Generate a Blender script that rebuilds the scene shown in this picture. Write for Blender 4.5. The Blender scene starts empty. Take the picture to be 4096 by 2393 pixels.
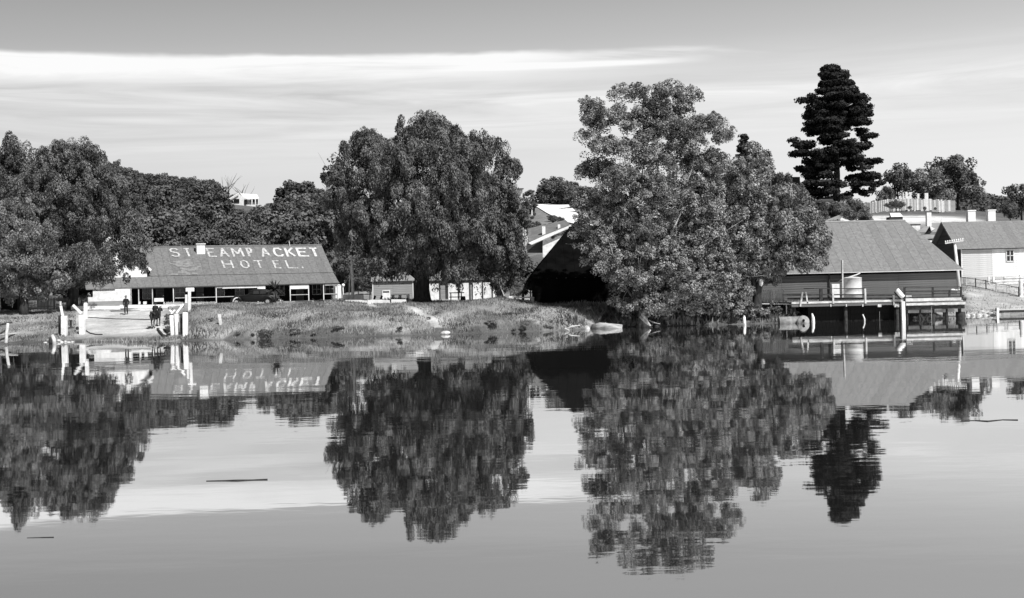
import bpy, math, random
import numpy as np
from mathutils import Vector, Matrix

random.seed(7)
SC = bpy.context.scene
COL = SC.collection
PI = math.pi

# ------------------------------------------------------------------ camera
F, CX, CY, H = 5000.0, 2048.0, 1106.0, 4.4          # focal length in photo pixels, principal point, eye height
ROLL = math.radians(1.3)
cR, sR = math.cos(ROLL), math.sin(ROLL)
cam_d = bpy.data.cameras.new('camera')
cam_d.sensor_width = 36.0
cam_d.lens = 36.0 * F / 4096.0
cam_d.shift_y = -(1196.5 - CY) / 4096.0
cam_d.clip_start = 0.5
cam_d.clip_end = 9000.0
cam = bpy.data.objects.new('camera', cam_d)
COL.objects.link(cam)
cam.matrix_world = Matrix(((cR, sR, 0, 0), (0, 0, -1, 0), (-sR, cR, 0, H), (0, 0, 0, 1)))
SC.camera = cam

# ------------------------------------------------------------------ light
SUN_EL, SUN_AZ = math.radians(50), math.radians(36)  # azimuth measured to the right of straight behind the camera
SUNV = Vector((math.sin(SUN_AZ) * math.cos(SUN_EL), -math.cos(SUN_AZ) * math.cos(SUN_EL), math.sin(SUN_EL)))
sl = bpy.data.lights.new('sun', 'SUN')
sl.energy = 4.7
sl.angle = math.radians(0.55)
sl.color = (1.0, 0.995, 0.985)
so = bpy.data.objects.new('sun', sl)
COL.objects.link(so)
so.rotation_euler = SUNV.to_track_quat('Z', 'Y').to_euler()

w = bpy.data.worlds.new('World')
SC.world = w
w.use_nodes = True
nt = w.node_tree
nt.nodes.clear()


def N(t, kind, **kw):
    n = t.nodes.new(kind)
    for k, v in kw.items():
        if k.startswith('i_'):
            n.inputs[k[2:].replace('_', ' ')].default_value = v
        else:
            setattr(n, k, v)
    return n


def g4(v):
    return (v, v, v, 1.0)


def mth(t, op, a, b=None, c=None, clamp=False):
    n = t.nodes.new('ShaderNodeMath')
    n.operation = op
    n.use_clamp = clamp
    for i, v in enumerate((a, b, c)):
        if v is None:
            continue
        if isinstance(v, (int, float)):
            n.inputs[i].default_value = v
        else:
            t.links.new(v, n.inputs[i])
    return n.outputs[0]


def smooth(t, v, lo, hi):
    n = t.nodes.new('ShaderNodeMapRange')
    n.interpolation_type = 'SMOOTHSTEP'
    n.inputs['From Min'].default_value = lo
    n.inputs['From Max'].default_value = hi
    t.links.new(v, n.inputs['Value'])
    return n.outputs['Result']


out = N(nt, 'ShaderNodeOutputWorld')
bg = N(nt, 'ShaderNodeBackground')
bg.inputs['Strength'].default_value = 0.1
sky = N(nt, 'ShaderNodeTexSky', sky_type='NISHITA', sun_disc=False, sun_elevation=SUN_EL,
        sun_rotation=PI - SUN_AZ, altitude=50.0, air_density=1.0, dust_density=1.6, ozone_density=1.0)
sep = N(nt, 'ShaderNodeSeparateColor')
nt.links.new(sky.outputs[0], sep.inputs[0])
# a yellow-filtered black and white plate sees mostly the red and green of the sky
grey = mth(nt, 'ADD', mth(nt, 'MULTIPLY', sep.outputs[0], 0.62), mth(nt, 'MULTIPLY', sep.outputs[1], 0.38))
tc = N(nt, 'ShaderNodeTexCoord')
sx = N(nt, 'ShaderNodeSeparateXYZ')
nt.links.new(tc.outputs['Generated'], sx.inputs[0])
az = mth(nt, 'ARCTAN2', sx.outputs[0], sx.outputs[1])
el = mth(nt, 'ARCSINE', sx.outputs[2])
cmb = N(nt, 'ShaderNodeCombineXYZ')
nt.links.new(mth(nt, 'MULTIPLY', az, 3.0), cmb.inputs[0])
nt.links.new(mth(nt, 'MULTIPLY', el, 46.0), cmb.inputs[1])
nz = N(nt, 'ShaderNodeTexNoise', i_Scale=1.3, i_Detail=9.0, i_Roughness=0.62, i_Distortion=1.0)
nt.links.new(cmb.outputs[0], nz.inputs['Vector'])
cm2 = N(nt, 'ShaderNodeCombineXYZ')
nt.links.new(mth(nt, 'MULTIPLY', az, 8.0), cm2.inputs[0])
nt.links.new(mth(nt, 'MULTIPLY', el, 22.0), cm2.inputs[1])
nz2 = N(nt, 'ShaderNodeTexNoise', i_Scale=1.0, i_Detail=4.0, i_Roughness=0.6)
nt.links.new(cm2.outputs[0], nz2.inputs['Vector'])
n1 = mth(nt, 'SUBTRACT', nz.outputs[0], 0.5)
n2 = mth(nt, 'SUBTRACT', nz2.outputs[0], 0.5)
# streak 1: sharp-topped band of cirrus at about 10.5 degrees, dying out to the right
azf = mth(nt, 'ADD', az, 0.0)
top = mth(nt, 'ADD', mth(nt, 'ADD', 0.1785, mth(nt, 'MULTIPLY', n2, 0.010)), mth(nt, 'MULTIPLY', azf, 0.008))
dtop = mth(nt, 'SUBTRACT', top, el)                       # >0 below the sharp top edge
edge = smooth(nt, dtop, -0.001, 0.0045)
fall = mth(nt, 'SUBTRACT', 1.0, smooth(nt, dtop, 0.004, 0.032))
streak = mth(nt, 'MULTIPLY', edge, mth(nt, 'ADD', mth(nt, 'MULTIPLY', fall, 0.95), 0.0))
rightfade = mth(nt, 'SUBTRACT', 1.0, smooth(nt, mth(nt, 'ADD', azf, mth(nt, 'MULTIPLY', n1, 0.5)), -0.02, 0.20))
dt2 = mth(nt, 'ABSOLUTE', mth(nt, 'SUBTRACT', dtop, mth(nt, 'ADD', 0.0125, mth(nt, 'MULTIPLY', n2, 0.008))))
thread = mth(nt, 'MULTIPLY', mth(nt, 'SUBTRACT', 1.0, smooth(nt, dt2, 0.0004, 0.0036)), mth(nt, 'SUBTRACT', 1.0, smooth(nt, mth(nt, 'ABSOLUTE', mth(nt, 'SUBTRACT', azf, 0.05)), 0.05, 0.13)))
streak = mth(nt, 'MULTIPLY', streak, rightfade)
streak = mth(nt, 'ADD', streak, mth(nt, 'MULTIPLY', thread, 0.55))
streak = mth(nt, 'MULTIPLY', streak, mth(nt, 'ADD', 1.05, mth(nt, 'MULTIPLY', n1, 1.5)), clamp=True)
# soft veil under the streak and a second faint band
veil = mth(nt, 'MULTIPLY', smooth(nt, dtop, -0.01, 0.05), mth(nt, 'SUBTRACT', 1.0, smooth(nt, dtop, 0.05, 0.11)))
veil = mth(nt, 'MULTIPLY', veil, mth(nt, 'ADD', 0.50, mth(nt, 'MULTIPLY', n1, 2.2)), clamp=True)
b2 = mth(nt, 'SUBTRACT', 1.0, smooth(nt, mth(nt, 'ABSOLUTE', mth(nt, 'SUBTRACT', el, mth(nt, 'ADD', 0.143, mth(nt, 'MULTIPLY', n2, 0.006)))), 0.001, 0.010))
b2 = mth(nt, 'MULTIPLY', b2, mth(nt, 'ADD', 0.28, mth(nt, 'MULTIPLY', n1, 1.5)), clamp=True)
cl = mth(nt, 'ADD', mth(nt, 'ADD', streak, mth(nt, 'MULTIPLY', veil, 0.7)), mth(nt, 'MULTIPLY', b2, 0.6), clamp=True)
# sky body: darker with height, as the yellow filter renders it; the sky texture keeps its own variation on top
rmp = N(nt, 'ShaderNodeValToRGB')
cr = rmp.color_ramp
cr.elements[0].position = 0.0
cr.elements[0].color = g4(0.60)
cr.elements[1].position = 1.0
cr.elements[1].color = g4(0.09)
for pos, v_ in ((0.09, 0.55), (0.16, 0.46), (0.22, 0.34), (0.30, 0.325), (0.45, 0.17)):
    e_ = cr.elements.new(pos)
    e_.color = g4(v_)
nt.links.new(mth(nt, 'MAXIMUM', el, 0.0), rmp.inputs[0])
gvar = mth(nt, 'ADD', 0.8, mth(nt, 'MULTIPLY', grey, 0.06))
azv = mth(nt, 'ADD', 1.0, mth(nt, 'MULTIPLY', mth(nt, 'SINE', az), 0.38))
body = mth(nt, 'MULTIPLY', mth(nt, 'MULTIPLY', mth(nt, 'MULTIPLY', rmp.outputs[0], 10.0), gvar), azv)
mixc = mth(nt, 'ADD', mth(nt, 'MULTIPLY', body, mth(nt, 'SUBTRACT', 1.0, cl)), mth(nt, 'MULTIPLY', cl, 7.6))
cc = N(nt, 'ShaderNodeCombineColor')
for i in range(3):
    nt.links.new(mixc, cc.inputs[i])
nt.links.new(cc.outputs[0], bg.inputs['Color'])
nt.links.new(bg.outputs[0], out.inputs['Surface'])

vs = SC.view_settings
vs.view_transform = 'Standard'
vs.look = 'None'
vs.gamma = 1.0
vs.exposure = 0.36
vs.use_curve_mapping = False
try:
    SC.cycles.max_bounces = 6
    SC.cycles.diffuse_bounces = 3
    SC.cycles.transparent_max_bounces = 6
except Exception:
    pass


# ------------------------------------------------------------------ geometry helpers
def uv(px, py):
    dx, dy = px - CX, py - CY
    return dx * cR - dy * sR, -(dy * cR + dx * sR)


def W(px, py, D):
    u, v = uv(px, py)
    return Vector((u * D / F, D, H + v * D / F))


def water_pt(px, py):
    u, v = uv(px, py)
    D = -H * F / v
    return u * D / F, D


# ---- terrain as a plain function of the ground plan
SHORE = [(-2500, 1430), (-600, 1388), (0, 1372), (300, 1369), (600, 1368), (700, 1365), (1000, 1357), (1400, 1349), (1780, 1338),
         (2100, 1328), (2300, 1320), (2400, 1311), (2700, 1305), (3000, 1297), (3120, 1293), (3300, 1278), (3560, 1270),
         (3650, 1276), (3800, 1267), (4000, 1261), (4096, 1258), (4600, 1244), (6500, 1190)]
_sp = np.array([water_pt(*p) for p in SHORE])
COLS = np.array([-4000, -800, 0, 500, 1000, 1500, 2000, 2300, 2600, 3000, 3400, 3800, 4200, 5000, 8000], float)
ROWS = np.array([95, 112, 130, 150, 165, 200, 250, 300, 350, 420, 600, 750, 1500, 4000], float)
TAB = np.array([
    [1.5, 1.6, 1.7, 2.00, 2.40, 2.25, 2.15, 1.70, 1.50, 1.30, 1.20, 1.3, 1.0, 1.0, 1.0],
    [2.0, 2.0, 1.9, 1.95, 2.40, 2.20, 2.15, 1.70, 1.55, 1.45, 1.35, 1.3, 1.1, 1.1, 1.1],
    [2.2, 2.1, 2.0, 1.95, 2.00, 2.00, 2.00, 1.75, 1.65, 1.60, 1.60, 1.9, 1.9, 2.0, 2.0],
    [3.5, 3.0, 2.5, 2.10, 2.05, 2.05, 2.10, 2.30, 2.30, 2.50, 2.80, 2.6, 2.7, 3.0, 3.0],
    [6.0, 5.0, 4.0, 3.00, 2.50, 2.50, 3.00, 3.80, 4.00, 4.50, 5.00, 4.2, 4.2, 4.0, 4.0],
    [14., 13., 10., 6.5, 6.0, 6.0, 7.0, 8.5, 9.0, 10., 12.0, 12.0, 10.5, 9.0, 9.0],
    [24., 24., 20., 14., 13., 12., 12.5, 14.5, 14., 15., 17.0, 16.5, 14., 12., 12.],
    [32., 33., 30., 22., 19., 17., 18.0, 20.0, 18., 18., 17.5, 16.5, 15., 13., 13.],
    [38., 40., 37., 31., 25.5, 23., 24.8, 25.2, 22., 17., 16., 15., 13., 12., 12.],
    [42., 44., 41., 37., 26.5, 22., 23.5, 23.5, 20., 16., 15., 14., 13., 12., 12.],
    [40., 40., 36., 30., 20., 16., 15., 15., 15., 15., 15., 28., 30., 30., 30.],
    [30., 28., 24., 20., 10., 10., 10., 10., 12., 15., 22., 48., 34., 24., 20.],
    [20., 16., 12., 10., 8., 8., 8., 8., 8., 8., 8., 30., 20., 10., 10.],
    [5.] * 15])


def vnoise(x, y, s, seed=0):
    x = np.asarray(x, float) / s + seed * 17.3
    y = np.asarray(y, float) / s + seed * 5.1
    xi, yi = np.floor(x), np.floor(y)
    fx, fy = x - xi, y - yi
    fx = fx * fx * (3 - 2 * fx)
    fy = fy * fy * (3 - 2 * fy)

    def h(a, b):
        v = np.sin(a * 127.1 + b * 311.7 + seed) * 43758.5453
        return v - np.floor(v)
    return (h(xi, yi) * (1 - fx) + h(xi + 1, yi) * fx) * (1 - fy) + (h(xi, yi + 1) * (1 - fx) + h(xi + 1, yi + 1) * fx) * fy - 0.5


def sstep(x, a, b):
    t = np.clip((x - a) / (b - a), 0, 1)
    return t * t * (3 - 2 * t)


def shore_y(X):
    return np.interp(X, _sp[:, 0], _sp[:, 1]) + 0.5 * vnoise(X, 0, 3.1, 3) + 0.25 * vnoise(X, 0, 1.1, 4)


def ground(X, Y):
    X = np.asarray(X, float)
    Y = np.asarray(Y, float)
    Yc = np.maximum(Y, 1.0)
    c = np.clip(CX + X / Yc * F, COLS[0], COLS[-1])
    r = np.clip(Y, ROWS[0], ROWS[-1])
    ci = np.clip(np.searchsorted(COLS, c) - 1, 0, len(COLS) - 2)
    ri = np.clip(np.searchsorted(ROWS, r) - 1, 0, len(ROWS) - 2)
    fc = (c - COLS[ci]) / (COLS[ci + 1] - COLS[ci])
    fr = (r - ROWS[ri]) / (ROWS[ri + 1] - ROWS[ri])
    P = (TAB[ri, ci] * (1 - fc) + TAB[ri, ci + 1] * fc) * (1 - fr) + (TAB[ri + 1, ci] * (1 - fc) + TAB[ri + 1, ci + 1] * fc) * fr
    d = Y - shore_y(X)
    pxs = c
    wd = np.interp(pxs, [0, 640, 760, 2000, 2330, 2500, 3100, 3300, 3700, 3900, 4200], [22, 23, 9.5, 9.5, 6.5, 6, 6, 3.0, 3.5, 26, 34])
    pw = np.interp(pxs, [600, 760, 2200, 2400], [1.15, 1.7, 1.9, 1.4])
    S = 1 - np.power(1 - np.clip(d / wd, 0, 1), pw)
    z = P * S
    near = np.exp(-((Y - 112) / 26.0) ** 2) * np.clip(d / 2.0, 0, 1)
    z = z + near * (0.55 * vnoise(X, Y, 5.0, 1) + 0.34 * vnoise(X, Y, 2.0, 2) + 0.07 * vnoise(X, Y, 0.9, 5)) * np.where((pxs > 690) & (pxs < 2500), 1.0, 0.35)
    # steep toe of the bank between the ramp and the big gum
    toe = np.where((pxs > 760) & (pxs < 2400), 1.0, 0.2)
    z = z + toe * 0.50 * sstep(d, 0.0, 0.6) * (1 - sstep(d, 1.0, 5.0)) * (0.6 + 0.9 * vnoise(X, Y, 2.0, 8))
    # little gully of the foot path
    gx = -11.7 + (Y - 107) * -0.0
    z = z - 0.28 * np.exp(-((X - gx) / 2.3) ** 2) * np.exp(-((Y - 107.5) / 5.0) ** 2)
    far = sstep(Y, 170, 260)
    far = far * (1 - 0.95 * np.exp(-((c - 2230) / 190.0) ** 2))
    z = z + far * (3.0 * vnoise(X, Y, 60, 6) * 0.35 + 1.2 * vnoise(X, Y, 19, 7) * 0.5)
    under = np.clip(-d * 0.28, 0, 1.6)
    z = np.where(d < 0, -under - 0.02, z)
    # the near bank, behind and below the camera
    z = np.where(Y < 12, np.maximum(z, 2.4 - np.maximum(Y + 4, 0) * 0.3), z)
    return z


def gz(x, y):
    return float(ground(x, y))


def G(px, py, d0=92.0, d1=700.0):
    u, v = uv(px, py)
    D = np.linspace(d0, d1, 6000)
    zz = H + v * D / F
    hit = np.nonzero(zz <= ground(u * D / F, D))[0]
    D = D[hit[0]] if len(hit) else 335.0
    return Vector((u * D / F, D, gz(u * D / F, D)))


ORG = {}


class MB:
    def __init__(s):
        s.v, s.f = [], []

    def add(s, vs_, fs):
        n = len(s.v)
        s.v += [tuple(p) for p in vs_]
        s.f += [tuple(i + n for i in f) for f in fs]
        return s

    def slab(s, pts, th, nrm=None):
        """a flat polygon given thickness along its normal"""
        P = [Vector(p) for p in pts]
        if nrm is None:
            nrm = Vector((0, 0, 0))
            for i in range(1, len(P) - 1):
                nrm += (P[i] - P[0]).cross(P[i + 1] - P[0])
            nrm.normalize()
        k = len(P)
        Q = [p - nrm * th for p in P]
        fs = [tuple(range(k)), tuple(range(2 * k - 1, k - 1, -1))]
        fs += [(i, i + k, (i + 1) % k + k, (i + 1) % k) for i in range(k)]
        return s.add(P + Q, fs)

    def box(s, c, size, rz=0.0, tilt=None):
        sx_, sy_, sz_ = size[0] / 2, size[1] / 2, size[2] / 2
        R = Matrix.Rotation(rz, 3, 'Z')
        if tilt is not None:
            R = tilt @ R
        vs_ = [Vector(c) + R @ Vector((a * sx_, b * sy_, d * sz_)) for d in (-1, 1) for a, b in ((-1, -1), (1, -1), (1, 1), (-1, 1))]
        return s.add(vs_, [(3, 2, 1, 0), (4, 5, 6, 7), (0, 1, 5, 4), (1, 2, 6, 5), (2, 3, 7, 6), (3, 0, 4, 7)])

    def tube(s, pts, rads, n=8, cap=True):
        P = [Vector(p) for p in pts]
        rings = []
        for i, p in enumerate(P):
            a = P[max(i - 1, 0)]
            b = P[min(i + 1, len(P) - 1)]
            t = (b - a).normalized()
            x = t.cross(Vector((0.13, 0.97, 0.2))) if abs(t.y) < 0.9 else t.cross(Vector((0, 0, 1)))
            x.normalize()
            y = t.cross(x)
            r = rads[i] if isinstance(rads, (list, tuple)) else rads
            rings.append([p + x * (r * math.cos(2 * PI * k / n)) + y * (r * math.sin(2 * PI * k / n)) for k in range(n)])
        vs_ = [q for r in rings for q in r]
        fs = []
        for i in range(len(P) - 1):
            for k in range(n):
                fs.append((i * n + k, i * n + (k + 1) % n, (i + 1) * n + (k + 1) % n, (i + 1) * n + k))
        if cap:
            fs.append(tuple(range(n - 1, -1, -1)))
            fs.append(tuple((len(P) - 1) * n + k for k in range(n)))
        return s.add(vs_, fs)

    def beam(s, a, b, w_, h_):
        """rectangular bar from a to b"""
        a, b = Vector(a), Vector(b)
        t = (b - a).normalized()
        x = t.cross(Vector((0, 0, 1)))
        if x.length < 0.05:
            x = Vector((1, 0, 0))
        x.normalize()
        y = x.cross(t)
        vs_ = [p + x * (i * w_ / 2) + y * (j * h_ / 2) for p in (a, b) for i, j in ((-1, -1), (1, -1), (1, 1), (-1, 1))]
        return s.add(vs_, [(3, 2, 1, 0), (4, 5, 6, 7), (0, 1, 5, 4), (1, 2, 6, 5), (2, 3, 7, 6), (3, 0, 4, 7)])

    def lathe(s, c, prof, n=20, axis='Z'):
        c = Vector(c)
        vs_, fs = [], []
        for r, h in prof:
            for k in range(n):
                a = 2 * PI * k / n
                if axis == 'Z':
                    vs_.append(c + Vector((r * math.cos(a), r * math.sin(a), h)))
                elif axis == 'X':
                    vs_.append(c + Vector((h, r * math.cos(a), r * math.sin(a))))
                else:
                    vs_.append(c + Vector((r * math.cos(a), h, r * math.sin(a))))
        for i in range(len(prof) - 1):
            for k in range(n):
                fs.append((i * n + k, i * n + (k + 1) % n, (i + 1) * n + (k + 1) % n, (i + 1) * n + k))
        fs.append(tuple(range(n)))
        fs.append(tuple((len(prof) - 1) * n + k for k in range(n)))
        return s.add(vs_, fs)

    def build(s, name, m, parent=None, smooth_=False, base=None, bevel=0.0):
        o0 = ORG.get(parent.name, Vector((0, 0, 0))) if parent else (Vector(base) if base is not None else Vector((0, 0, 0)))
        me = bpy.data.meshes.new(name)
        me.from_pydata([tuple(Vector(p) - o0) for p in s.v], [], s.f)
        me.validate(verbose=False)
        me.update()
        if smooth_:
            for p in me.polygons:
                p.use_smooth = True
        o = bpy.data.objects.new(name, me)
        COL.objects.link(o)
        me.materials.append(m)
        if parent:
            o.parent = parent
        else:
            o.location = o0
        ORG[o.name] = o0
        if bevel > 0:
            b = o.modifiers.new('bevel', 'BEVEL')
            b.width = bevel
            b.segments = 2
            b.limit_method = 'ANGLE'
        return o


def tag(o, label=None, cat=None, group=None, kind=None):
    if label:
        o['label'] = label
    if cat:
        o['category'] = cat
    if group:
        o['group'] = group
    if kind:
        o['kind'] = kind
    return o


def thing(name, loc, label, cat, group=None, kind=None):
    o = bpy.data.objects.new(name, None)
    o.empty_display_size = 0.3
    COL.objects.link(o)
    o.location = loc
    ORG[o.name] = Vector(loc)
    return tag(o, label, cat, group, kind)


def put(name, me, parent, loc, rz=0.0, scale=None):
    """a piece that shares its mesh with its like"""
    o = bpy.data.objects.new(name, me)
    COL.objects.link(o)
    if parent:
        o.parent = parent
        o.location = Vector(loc) - ORG[parent.name]
    else:
        o.location = loc
    o.rotation_euler = (0, 0, rz)
    if scale:
        o.scale = scale
    return o


def mesh_of(mb, name, m):
    me = bpy.data.meshes.new(name)
    me.from_pydata([tuple(p) for p in mb.v], [], mb.f)
    me.update()
    me.materials.append(m)
    return me


# ------------------------------------------------------------------ materials (a black and white place)
def g3(v):
    return (v, v, v, 1.0)


def mat(name, a, b=None, scale=4.0, rough=0.85, bump=0.0, bscale=None, stretch=(1, 1, 1), spec=0.2, detail=5.0, lo=0.35, hi=0.65, metal=0.0):
    m = bpy.data.materials.new(name)
    m.use_nodes = True
    t = m.node_tree
    p = t.nodes['Principled BSDF']
    p.inputs['Roughness'].default_value = rough
    p.inputs['Metallic'].default_value = metal
    p.inputs['Specular IOR Level'].default_value = spec
    p.inputs['Base Color'].default_value = g3(a)
    if b is not None:
        tc_ = N(t, 'ShaderNodeTexCoord')
        mp = N(t, 'ShaderNodeMapping')
        mp.inputs['Scale'].default_value = stretch
        t.links.new(tc_.outputs['Object'], mp.inputs['Vector'])
        nz_ = N(t, 'ShaderNodeTexNoise', i_Scale=scale, i_Detail=detail, i_Roughness=0.6)
        t.links.new(mp.outputs[0], nz_.inputs['Vector'])
        r = N(t, 'ShaderNodeValToRGB')
        r.color_ramp.elements[0].position = lo
        r.color_ramp.elements[0].color = g3(a)
        r.color_ramp.elements[1].position = hi
        r.color_ramp.elements[1].color = g3(b)
        t.links.new(nz_.outputs[0], r.inputs[0])
        t.links.new(r.outputs[0], p.inputs['Base Color'])
        if bump:
            nb = N(t, 'ShaderNodeTexNoise', i_Scale=bscale or scale * 3, i_Detail=4.0)
            t.links.new(mp.outputs[0], nb.inputs['Vector'])
            bm = N(t, 'ShaderNodeBump', i_Strength=bump, i_Distance=0.03)
            t.links.new(nb.outputs[0], bm.inputs['Height'])
            t.links.new(bm.outputs[0], p.inputs['Normal'])
    return m


M = {}
M['white'] = mat('white_paint', 0.60, 0.84, 2.4, 0.6, 0.15)
M['white_old'] = mat('old_white_paint', 0.55, 0.78, 2.2, 0.8, 0.2, stretch=(1, 1, .4))
M['weather'] = mat('weathered_boards', 0.20, 0.34, 1.3, 0.9, 0.3, stretch=(.35, .35, 5))
M['weather_pale'] = mat('sun_bleached_boards', 0.42, 0.62, 1.2, 0.9, 0.3, stretch=(.5, .5, 5))
M['board_dark'] = mat('dark_and_shaded_boards', 0.035, 0.10, 0.9, 0.9, 0.25, stretch=(.3, .3, 8), lo=.3, hi=.8)  # dark boards, also given to walls whose darkness is shade
M['board_mid'] = mat('dark_weathered_boards', 0.06, 0.19, 0.9, 0.9, 0.25, stretch=(.25, .3, 9), lo=.3, hi=.8)
M['dark'] = mat('dark_interior_and_shade', 0.008, 0.014, 3.0, 0.95, spec=0.0)  # near-black for unlit interiors and for shade put into surfaces
M['shade_black'] = mat('shade_blackened_cladding', 0.003, 0.006, 1.0, 0.95, spec=0.0)  # tree shade on the left shed put into the colour as near-black
M['iron_mid'] = mat('hotel_iron', 0.135, 0.195, 0.9, 0.7, 0.1, stretch=(1.4, 1.4, .6))
M['iron_pale'] = mat('galvanised_iron', 0.20, 0.26, 0.5, 0.65, 0.1, stretch=(1.6, 1.6, .7))
M['letter'] = mat('faded_white_lettering', 0.19, 0.52, 3.4, 0.85, lo=.33, hi=.6)
M['letter_fresh'] = mat('whiter_lettering', 0.26, 0.64, 3.4, 0.85, lo=.3, hi=.6)
M['log_wood'] = mat('weathered_log', 0.16, 0.46, 2.6, 0.9, 0.5, stretch=(.5, 1, 2))
M['smudge'] = mat('old_paint_smudge', 0.16, 0.235, 3.0, 0.85)
M['plaster'] = mat('whitewashed_brick', 0.66, 0.80, 3.0, 0.9, 0.2)
M['timber'] = mat('grey_timber', 0.16, 0.32, 3.0, 0.9, 0.3, stretch=(1, 1, .5))
M['timber_dark'] = mat('wet_and_shaded_timber', 0.02, 0.05, 4.0, 0.85, 0.3)  # dark timber, also the colour for shaded sides and shadow lines
M['timber_pale'] = mat('pale_timber', 0.36, 0.58, 2.5, 0.9, 0.3)
M['tank'] = mat('galvanised_tank', 0.50, 0.62, 2.0, 0.5, spec=.4)
M['boiler'] = mat('rusty_boiler_iron', 0.17, 0.32, 2.6, 0.85, 0.3)
M['bark'] = mat('dark_bark', 0.02, 0.055, 5.0, 0.95, 0.5, stretch=(1, 1, .3))
M['bark_pale'] = mat('pale_gum_bark', 0.05, 0.36, 2.2, 0.85, 0.3, stretch=(1, 1, .35))
M['stone'] = mat('pale_stone', 0.26, 0.55, 3.0, 0.9, 0.5)
M['glass'] = mat('window_glass', 0.015, None, rough=0.12, spec=0.6)
M['coat'] = mat('dark_cloth', 0.012, 0.025, 12.0, 0.95)
M['trouser'] = mat('dark_trousers', 0.02, 0.035, 12.0, 0.95)
M['skin'] = mat('skin', 0.34, 0.38, 10.0, 0.6)
M['hat'] = mat('felt_hat', 0.10, 0.16, 10.0, 0.9)
M['horse'] = mat('dark_horse_coat', 0.010, 0.03, 3.0, 0.5, spec=.3)
M['sock'] = mat('white_horse_hair', 0.5, 0.6, 8.0, 0.8)
M['leather'] = mat('leather', 0.03, 0.05, 8.0, 0.6)
M['car'] = mat('dark_car_paint', 0.008, 0.012, 2.0, 0.4, spec=.25)
M['tyre'] = mat('tyre_rubber', 0.012, 0.02, 8.0, 0.9)
M['chrome'] = mat('bright_metal', 0.7, 0.75, 5.0, 0.25, metal=1.0)
M['road'] = mat('white_gravel_road', 0.66, 0.84, 0.35, 0.95, 0.2)
M['concrete'] = mat('pale_ground_boards', 0.42, 0.60, 1.5, 0.9, 0.2)
M['porcelain'] = mat('white_porcelain', 0.85, None, rough=0.3, spec=.5)
M['rope'] = mat('old_rope', 0.16, 0.26, 20.0, 0.95)


def leaf_mat(name, a, b, scale, trans=0.22, gloss=0.0, rough=0.45):
    m = bpy.data.materials.new(name)
    m.use_nodes = True
    t = m.node_tree
    t.nodes.clear()
    o = N(t, 'ShaderNodeOutputMaterial')
    tc_ = N(t, 'ShaderNodeTexCoord')
    nz_ = N(t, 'ShaderNodeTexNoise', i_Scale=scale, i_Detail=3.0)
    t.links.new(tc_.outputs['Object'], nz_.inputs['Vector'])
    at = N(t, 'ShaderNodeAttribute', attribute_name='tone')
    r = N(t, 'ShaderNodeValToRGB')
    r.color_ramp.elements[0].position = 0.3
    r.color_ramp.elements[0].color = g3(a)
    r.color_ramp.elements[1].position = 0.72
    r.color_ramp.elements[1].color = g3(b)
    mm = mth(t, 'ADD', mth(t, 'MULTIPLY', nz_.outputs[0], 0.6), mth(t, 'MULTIPLY', at.outputs['Fac'], 0.4))
    t.links.new(mm, r.inputs[0])
    d = N(t, 'ShaderNodeBsdfDiffuse')
    tr = N(t, 'ShaderNodeBsdfTranslucent')
    t.links.new(r.outputs[0], d.inputs[0])
    t.links.new(r.outputs[0], tr.inputs[0])
    mx = N(t, 'ShaderNodeMixShader')
    mx.inputs[0].default_value = trans
    t.links.new(d.outputs[0], mx.inputs[1])
    t.links.new(tr.outputs[0], mx.inputs[2])
    last = mx
    if gloss:
        gl = N(t, 'ShaderNodeBsdfGlossy')
        gl.inputs['Roughness'].default_value = rough
        gl.inputs['Color'].default_value = g3(0.9)
        m2 = N(t, 'ShaderNodeMixShader')
        m2.inputs[0].default_value = gloss
        t.links.new(mx.outputs[0], m2.inputs[1])
        t.links.new(gl.outputs[0], m2.inputs[2])
        last = m2
    t.links.new(last.outputs[0], o.inputs['Surface'])
    return m


M['leaf_gum'] = leaf_mat('gum_leaves', 0.02, 0.38, 1.1, 0.08, 0.02, 0.6)
M['leaf_pepper'] = leaf_mat('peppercorn_fronds', 0.025, 0.24, 0.9, 0.10)
M['leaf_pine'] = leaf_mat('pine_needles', 0.012, 0.05, 0.5, 0.05)
M['leaf_dark'] = leaf_mat('dark_forest_leaves', 0.03, 0.20, 0.35, 0.1)
M['leaf_mid'] = leaf_mat('shrub_leaves', 0.04, 0.22, 0.5, 0.12)
M['leaf_feather'] = leaf_mat('feathery_pale_leaves', 0.06, 0.33, 0.8, 0.12)
M['grass'] = leaf_mat('bank_grass', 0.06, 0.34, 0.55, 0.12)

# ground
gm = bpy.data.materials.new('ground_soil_and_grass')
gm.use_nodes = True
t = gm.node_tree
p = t.nodes['Principled BSDF']
p.inputs['Roughness'].default_value = 0.95
p.inputs['Specular IOR Level'].default_value = 0.1
at = N(t, 'ShaderNodeAttribute', attribute_name='tone')
tcg = N(t, 'ShaderNodeTexCoord')
na = N(t, 'ShaderNodeTexNoise', i_Scale=0.55, i_Detail=8.0, i_Roughness=0.65)
nb = N(t, 'ShaderNodeTexNoise', i_Scale=6.0, i_Detail=6.0, i_Roughness=0.7)
t.links.new(tcg.outputs['Object'], na.inputs['Vector'])
t.links.new(tcg.outputs['Object'], nb.inputs['Vector'])
va = mth(t, 'ADD', mth(t, 'MULTIPLY', mth(t, 'SUBTRACT', na.outputs[0], 0.5), 1.5), mth(t, 'MULTIPLY', mth(t, 'SUBTRACT', nb.outputs[0], 0.5), 1.3))
va = mth(t, 'MULTIPLY', at.outputs['Fac'], mth(t, 'ADD', 1.0, va), clamp=True)
cg = N(t, 'ShaderNodeCombineColor')
for i in range(3):
    t.links.new(va, cg.inputs[i])
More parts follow.
